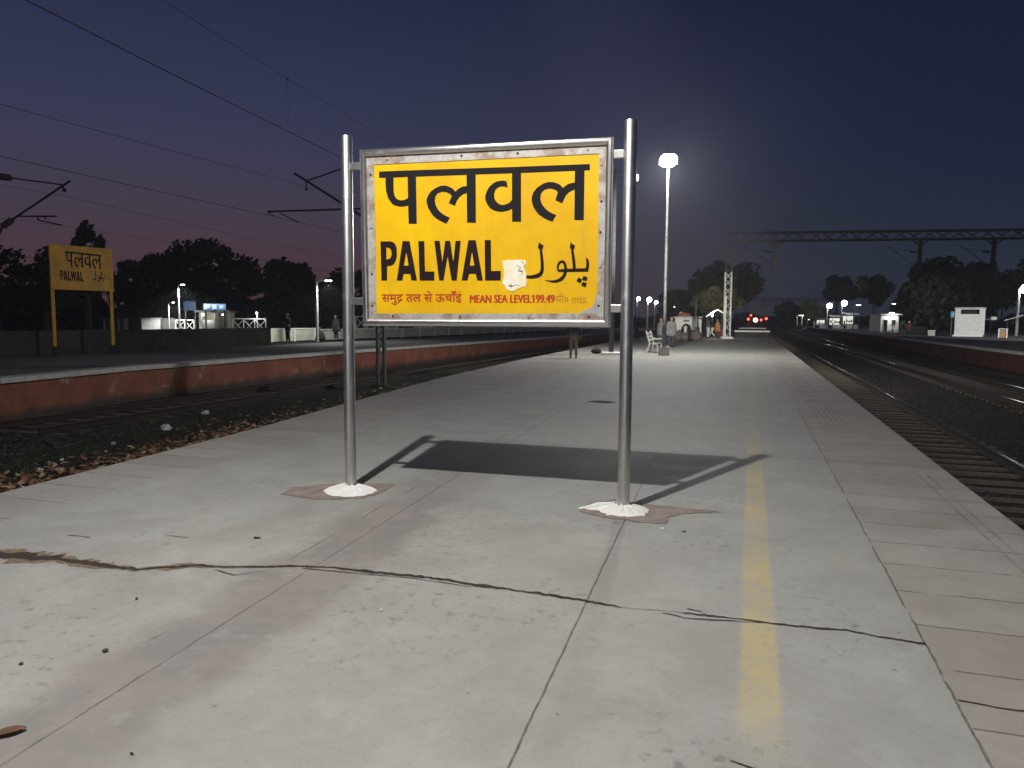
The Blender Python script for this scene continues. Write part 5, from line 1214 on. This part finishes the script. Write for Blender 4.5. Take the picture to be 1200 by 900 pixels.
POSES = {
    'stand': dict(hip=.93, lk=(.10, .02, .50), la=(.11, -.03, .085), rk=(-.10, .03, .50), ra=(-.12, .0, .085), le=(.27, -.03, 1.14), lw=(.28, .06, .90), re=(-.27, -.03, 1.14), rw=(-.28, .06, .90)),
    'walk': dict(hip=.91, lk=(.10, .16, .50), la=(.10, .20, .085), rk=(-.10, .02, .48), ra=(-.10, -.26, .13), le=(.27, -.12, 1.15), lw=(.28, -.06, .92), re=(-.27, .06, 1.15), rw=(-.26, .22, .95)),
    'folded': dict(hip=.93, lk=(.10, .01, .50), la=(.12, -.02, .085), rk=(-.10, .01, .50), ra=(-.12, -.02, .085), le=(.26, .05, 1.17), lw=(.05, .22, 1.20), re=(-.26, .05, 1.17), rw=(-.05, .20, 1.14)),
    'squat': dict(hip=.32, lk=(.17, .42, .50), la=(.14, .14, .085), rk=(-.17, .42, .50), ra=(-.14, .14, .085), le=(.26, .28, .56), lw=(.12, .46, .50), re=(-.26, .28, .56), rw=(-.12, .46, .50)),
}
def person(label, loc, rz, pose, h=1.70, top=M_WHITE, bottom=M_DARKWALL, scarf=None, shawl=None, group=None, bag=None):
    P = POSES[pose]; k = h / 1.72; hip = P['hip']; sq = pose == 'squat'
    fwd_ = .16 if sq else 0.0; up_ = hip
    def T(x, y, z): return Vector((x * k, y * k, z * k))
    chest = T(0, fwd_ * .8, up_ + .45); neck = T(0, fwd_ + .02, up_ + .56); hd = T(0, fwd_ + .05, up_ + .70)
    shl, shr = T(.185, fwd_ * .8, up_ + .49), T(-.185, fwd_ * .8, up_ + .49)
    pel, spn = T(0, 0, up_), T(0, fwd_ * .4, up_ + .22)
    J = {q: T(*P[q]) for q in ('lk', 'la', 'rk', 'ra', 'le', 'lw', 're', 'rw')}
    hl, hr = T(.095, 0, up_ - .03), T(-.095, 0, up_ - .03)
    def hand(e, w_): d_ = (w_ - e).normalized(); return w_ + d_ * .07 * k
    tl, trr = J['la'] + T(0, .13, -.05), J['ra'] + T(0, .13, -.05)
    nodes = [(pel, (.13 * k, .10 * k)), (spn, (.125 * k, .095 * k)), (chest, (.15 * k, .105 * k)), (neck, .052 * k), (hd - T(0, 0, .04), .05 * k),
             (shl, .062 * k), (J['le'], .043 * k), (J['lw'], .030 * k), (hand(J['le'], J['lw']), (.036 * k, .018 * k)),
             (shr, .062 * k), (J['re'], .043 * k), (J['rw'], .030 * k), (hand(J['re'], J['rw']), (.036 * k, .018 * k)),
             (hl, .088 * k), (J['lk'], .056 * k), (J['la'], .036 * k), (tl, (.04 * k, .028 * k)), (hr, .088 * k), (J['rk'], .056 * k), (J['ra'], .036 * k), (trr, (.04 * k, .028 * k))]
    edges = [(0, 1), (1, 2), (2, 3), (3, 4), (2, 5), (5, 6), (6, 7), (7, 8), (2, 9), (9, 10), (10, 11), (11, 12), (0, 13), (13, 14), (14, 15), (15, 16), (0, 17), (17, 18), (18, 19), (19, 20)]
    b = MB(); b.add(*skin_body(nodes, edges))
    b.ball(hd, (.078 * k, .096 * k, .118 * k), 14, 10)
    b.ball(hd + T(0, .10, -.012), (.014 * k, .022 * k, .024 * k), 6, 5)
    for s in (-1, 1): b.ball(hd + T(.08 * s, -.005, -.01), (.014 * k, .024 * k, .034 * k), 6, 5)
    for e, w_, s in ((J['le'], J['lw'], 1), (J['re'], J['rw'], -1)):
        c0 = hand(e, w_); d_ = (w_ - e).normalized(); sd = d_.cross(Vector((0, 1, 0)));  sd = Vector((0, 1, 0)) if sd.length < .1 else d_.cross(sd.normalized()).normalized(); inn = d_.cross(sd).normalized() * (-s)
        for i in range(4):
            r0_ = c0 + sd * (.022 - .015 * i) * k; ln = (.075, .082, .078, .06)[i] * k
            b.tube([r0_, r0_ + d_ * ln * .5, r0_ + d_ * ln * .9 + inn * ln * .25], [.0095 * k, .0085 * k, .006 * k], 5)
        b.tube([w_ + d_ * .03 * k + sd * .02 * k, w_ + d_ * .06 * k + sd * .05 * k, w_ + d_ * .10 * k + sd * .055 * k], [.011 * k, .010 * k, .007 * k], 5)
    o = b.build('person', M_SKIN, None, smooth=True); o.location = loc; o.rotation_euler = (0, 0, rz); tag(o, label, 'person', group)
    e_ = MB()
    for s in (-1, 1): e_.ball(hd + T(.03 * s, .087, .012), .011 * k, 6, 5)
    e_.build('eye', M_HAIR, o)
    m_ = MB(); m_.box(hd + T(0, .088, -.055), (.045 * k, .012 * k, .01 * k)); m_.build('mouth', mat('lip', (.18, .07, .05), .6) if 'lip' not in bpy.data.materials else bpy.data.materials['lip'], o)
    q = MB(); q.ball(hd + T(0, -.018, .025), (.088 * k, .10 * k, .118 * k), 14, 10); q.v = [(x, min(y, hd.y + .062 * k + (z - hd.z) * .25), max(z, hd.z - .05 * k)) for x, y, z in q.v]
    q.build('hair', M_HAIR, o, smooth=True)
    g_ = .016 * k
    tn = [(pel - T(0, 0, .02), (.145 * k, .115 * k)), (spn, (.142 * k, .112 * k)), (chest, (.165 * k, .12 * k)), (neck - T(0, 0, .05), .075 * k), (shl, .075 * k), (J['le'], .058 * k), (J['lw'] - (J['lw'] - J['le']) * .1, .046 * k), (shr, .075 * k), (J['re'], .058 * k), (J['rw'] - (J['rw'] - J['re']) * .1, .046 * k)]
    c_ = MB(); c_.add(*skin_body(tn, [(0, 1), (1, 2), (2, 3), (2, 4), (4, 5), (5, 6), (2, 7), (7, 8), (8, 9)])); c_.build('jacket', top, o, smooth=True)
    bn = [(pel, (.142 * k, .112 * k)), (hl, .105 * k), (J['lk'], .078 * k), (J['la'] + T(0, 0, .02), .064 * k), (hr, .105 * k), (J['rk'], .078 * k), (J['ra'] + T(0, 0, .02), .064 * k)]
    c_ = MB(); c_.add(*skin_body(bn, [(0, 1), (1, 2), (2, 3), (0, 4), (4, 5), (5, 6)])); c_.build('trousers', bottom, o, smooth=True)
    for an in ('la', 'ra'):
        s = MB(); s.ball(J[an] + T(0, .055, -.045), (.048 * k, .125 * k, .045 * k), 10, 6); s.v = [(x, y, max(z, J[an].z - .083 * k)) for x, y, z in s.v]; s.build('shoe', M_HAIR, o, smooth=True)
    if shawl:
        c_ = MB(); rnd = random.Random(int(rz * 100) + len(label)); z1, z0 = neck.z + .02 * k, (hip - .30) * k if not sq else .12 * k; prof = []; n_ = 18; m2 = 8
        for i in range(m2):
            t_ = i / (m2 - 1); z = z1 + (z0 - z1) * t_; yc = neck.y * (1 - t_) + (.16 * k if sq else 0) * t_
            rx = (.09 + .20 * min(1, t_ * 3.2) + .02 * t_ + (.08 * t_ if sq else 0)) * k; ry = (.085 + .12 * min(1, t_ * 3) + .03 * t_ + (.24 * t_ if sq else 0)) * k
            for j in range(n_):
                th = 2 * math.pi * j / n_; f_ = 1 + .07 * math.sin(5 * th + 2 * t_) * t_ + rnd.uniform(-.02, .02)
                c_.v.append((rx * f_ * math.cos(th), yc + ry * f_ * math.sin(th), z + .03 * math.sin(3 * th) * t_ * k))
        c_.f = [(i * n_ + j, (i + 1) * n_ + j, (i + 1) * n_ + (j + 1) % n_, i * n_ + (j + 1) % n_) for i in range(m2 - 1) for j in range(n_)]
        w_ = c_.build('shawl', shawl, o, smooth=True); w_.modifiers.new('s', 'SOLIDIFY').thickness = .012
    if scarf:
        q = MB(); q.ball(hd + T(0, -.02, .015), (.098 * k, .112 * k, .132 * k), 14, 10); q.v = [(x, min(y, hd.y + .05 * k), max(z, hd.z - .13 * k)) for x, y, z in q.v]
        q.build('headscarf', scarf, o, smooth=True)
    if bag:
        q = MB(); q.box(T(0, -.2, up_ + .3), (.30 * k, .16 * k, .42 * k)); q.build('backpack', bag, o, bevel=.04)
    return o
M_KHAKI = mat('cloth_khaki', (.26, .20, .15), .9, var=.2, scale=6); M_NAVY = mat('cloth_navy', (.035, .04, .05), .9, var=.3, scale=6)
M_GREYC = mat('cloth_grey', (.13, .13, .125), .9, var=.3, scale=5); M_WHITEC = mat('cloth_white', (.72, .72, .70), .9); M_BLACKC = mat('cloth_black', (.014, .014, .016), .9)
M_ORANGEC = mat('cloth_orange', (.62, .27, .12), .9, var=.25, scale=5); M_MAROON = mat('cloth_maroon', (.16, .03, .035), .9, var=.3, scale=5)
person('person in dark jacket and khaki trousers standing behind the name board', (-6.91, 29.87, 0), R(20), 'stand', 1.70, M_NAVY, M_KHAKI)
person('person in black coat with a dark bag near the platform edge, past the steel post', (-9.35, 64.0, 0), R(-30), 'walk', 1.78, M_BLACKC, M_NAVY, bag=M_BLACKC)
person('person wrapped in grey shawl standing behind the lamp pole and pale bench', on_ground(774.8, 47.5), R(150), 'folded', 1.74, M_GREYC, M_GREYC, shawl=M_GREYC)
person('taller person in loose grey clothes standing just past the lamp pole', on_ground(786.2, 44.5), R(200), 'folded', 1.80, M_GREYC, M_NAVY, shawl=M_GREYC)
person('person in grey top and white trousers under the canopy', on_ground(829.5, 69), R(-60), 'stand', 1.76, M_GREYC, M_WHITEC)
person('person in dark blue top and white trousers close behind the grey-topped one', on_ground(834.2, 70.5), R(100), 'walk', 1.70, M_NAVY, M_WHITEC)
person('person wrapped in an orange shawl beside the gantry column', on_ground(840.8, 70), R(120), 'folded', 1.72, M_ORANGEC, M_MAROON, scarf=M_ORANGEC, shawl=M_ORANGEC)
person('person in dark maroon clothes squatting beside the orange shawl', on_ground(844.6, 71.5), R(60), 'squat', 1.66, M_MAROON, M_BLACKC, shawl=M_MAROON)
person('person in black clothes standing before the cream wall, under the round tree', on_ground(337.5, 47.8), R(160), 'folded', 1.84, M_BLACKC, M_BLACKC)
person('person in black clothes standing by the lattice wall, half behind the steel post', on_ground(394, 54.5), R(170), 'stand', 1.82, M_BLACKC, M_BLACKC, shawl=M_BLACKC)
person('person in black crouching low against the white wall beside the lamp', on_ground(377, 51.5), R(170), 'squat', 1.5, M_BLACKC, M_BLACKC, shawl=M_BLACKC)
person('person in dark maroon wrap and white headscarf walking on the far platform', on_ground(1064.5, 97), R(60), 'walk', 1.72, M_MAROON, M_BLACKC, scarf=M_WHITEC, shawl=M_MAROON)

# ================================================================== litter and small stones
def chip(name, label, cat, loc, s, m, seed, group=None, flat=.5):
    rnd = random.Random(seed); b = MB(); b.ball((0, 0, s * flat * .6), (s, s * .6, s * flat), 9, 6)
    b.v = [(x * rnd.uniform(.7, 1.2), y * rnd.uniform(.7, 1.2), max(0, z * rnd.uniform(.75, 1.2))) for x, y, z in b.v]
    o = b.build(name, m); o.location = loc; o.rotation_euler = (0, 0, rnd.uniform(0, 3)); return tag(o, label, cat, group)
M_PEBBLE = mat('dark_pebble', (.06, .045, .035), .8, var=.4, scale=40)
chip('pebble', 'dark pebble on the platform just below the wide crack, larger of two', 'pebble', (-2.81, 2.60, .004), .016, M_PEBBLE, 1)
chip('pebble', 'smaller dark pebble on the platform nearer the picture side edge', 'pebble', (-3.06, 2.38, .004), .011, M_PEBBLE, 2)
chip('pebble', 'tiny dark crumb lying at the platform front, lowest of all', 'pebble', (-2.05, 1.99, .004), .008, M_PEBBLE, 3)
chip('pebble', 'dark crumb between the wide crack and the pebbles', 'pebble', (-3.18, 3.16, .004), .012, M_PEBBLE, 4)
chip('pebble', 'white chip on the grey paving below the wide crack', 'pebble', (-1.83, 3.45, .004), .009, M_LIME, 5)
chip('pebble', 'white chip beside the brown patch of the nearer sign post', 'pebble', (-.58, 5.52, .004), .014, M_LIME, 6)
chip('pebble', 'flat dark chip between the brown patch and the yellow line', 'pebble', (-.42, 5.50, .004), .018, M_PEBBLE, 7, flat=.2)
chip('pebble', 'long dark scrap on the paving above the wide crack', 'pebble', (-3.28, 4.35, .004), .03, M_PEBBLE, 8, flat=.15)
b = MB(); k = 12
for i in range(k):
    t_ = i / (k - 1); w_ = .026 * math.sin(math.pi * min(1, t_ * .96 + .02)) ** .8 + .001; x = -.055 + .11 * t_
    for s in (-1, 0, 1): b.v.append((x, s * w_, .004 + .006 * abs(s) + .006 * math.sin(t_ * 3.1)))
b.f = [(i * 3 + s, i * 3 + 3 + s, i * 3 + 4 + s, i * 3 + 1 + s) for i in range(k - 1) for s in (0, 1)]
o = b.build('dry_leaf', mat('dry_leaf_brown', (.12, .055, .025), .7, var=.4, scale=20), smooth=True); o.location = (-2.585, 1.95, .003); o.rotation_euler = (0, 0, .9); tag(o, 'single brown dry leaf lying on the near platform corner', 'leaf')
M_BAG = mat('plastic_white', (.55, .55, .52), .45, var=.3, scale=8)
def litter(label, px, py, s, seed, m=M_BAG):
    q = None
    for it in range(12):
        zz = -.8 if q is None else gz(q.x); d_ = fw + rt * ((px - 600) / FPX) + up * ((450 - py) / FPX); q = EYEP + d_ * ((zz - EYE) / d_.z)
    rnd = random.Random(seed); s *= .66; b = MB(); b.ball((0, 0, s * .45), (s, s * .7, s * .5), 10, 7); b.v = [(x * rnd.uniform(.55, 1.25), y * rnd.uniform(.55, 1.25), max(-.02, z * rnd.uniform(.4, 1.3))) for x, y, z in b.v]
    o = b.build('litter', m); o.location = q; return tag(o, label, 'litter', 'scraps of white litter by the track')
for k, (lb, px, py, s) in enumerate((('crumpled white plastic bag on the leaves, largest scrap near the edge', 195, 505, .22), ('pale crumpled paper in the grass near the red wall foot', 241, 486, .18), ('white scrap low among the brown leaves, closest to the picture edge', 47, 553, .09),
        ('small white scrap just above the lowest one', 65, 547, .07), ('pale scrap between the leaves and the grass, upper of a pair', 73, 540, .07), ('small pale scrap beside the leaf drift, past the plastic bag', 133, 521, .08), ('flat pale scrap in the track bed under the red wall', 262, 462, .13),
        ('tiny pale scrap between the rails before the red wall patch', 200, 480, .09), ('tiny pale scrap close to the red wall foot', 88, 487, .09), ('small pale scrap in the bed near the dark mast foot', 503, 430, .14), ('low pale scrap between the mast foot and the platform edge', 518, 446, .12), ('white scrap lying at the mast foot', 446, 456, .11))):
    litter(lb, px, py, s, 40 + k)
p = on_ground(699, 35.0); t = thing('dark_bag', 'small dark bag lying beside the limed foot of the steel mast', 'bag', p); b = MB(); b.ball((0, 0, .12), (.26, .18, .14)); b.build('bag', M_BLACKC, t, smooth=True); MB().tube([(-.1, 0, .22), (0, 0, .32), (.1, 0, .22)], .015, 6).build('handle', M_BLACKC, t)

# ================================================================== night haze: one closed box round the whole place
hz = MB().box((0, 285, 8.95), (902, 732, 22.1))
hz.build('haze', None)
ho = bpy.data.objects['haze']; ho['kind'] = 'stuff'; ho['label'] = 'thin pale night haze over the whole station'
hm = bpy.data.materials.new('haze_air'); hm.use_nodes = True
hm.node_tree.nodes.remove(hm.node_tree.nodes['Principled BSDF'])
pv = hm.node_tree.nodes.new('ShaderNodeVolumePrincipled')
pv.inputs['Color'].default_value = (0.85, 0.88, 0.95, 1); pv.inputs['Density'].default_value = HAZE; pv.inputs['Anisotropy'].default_value = 0.35
hm.node_tree.links.new(pv.outputs[0], hm.node_tree.nodes['Material Output'].inputs['Volume'])
ho.data.materials.append(hm)
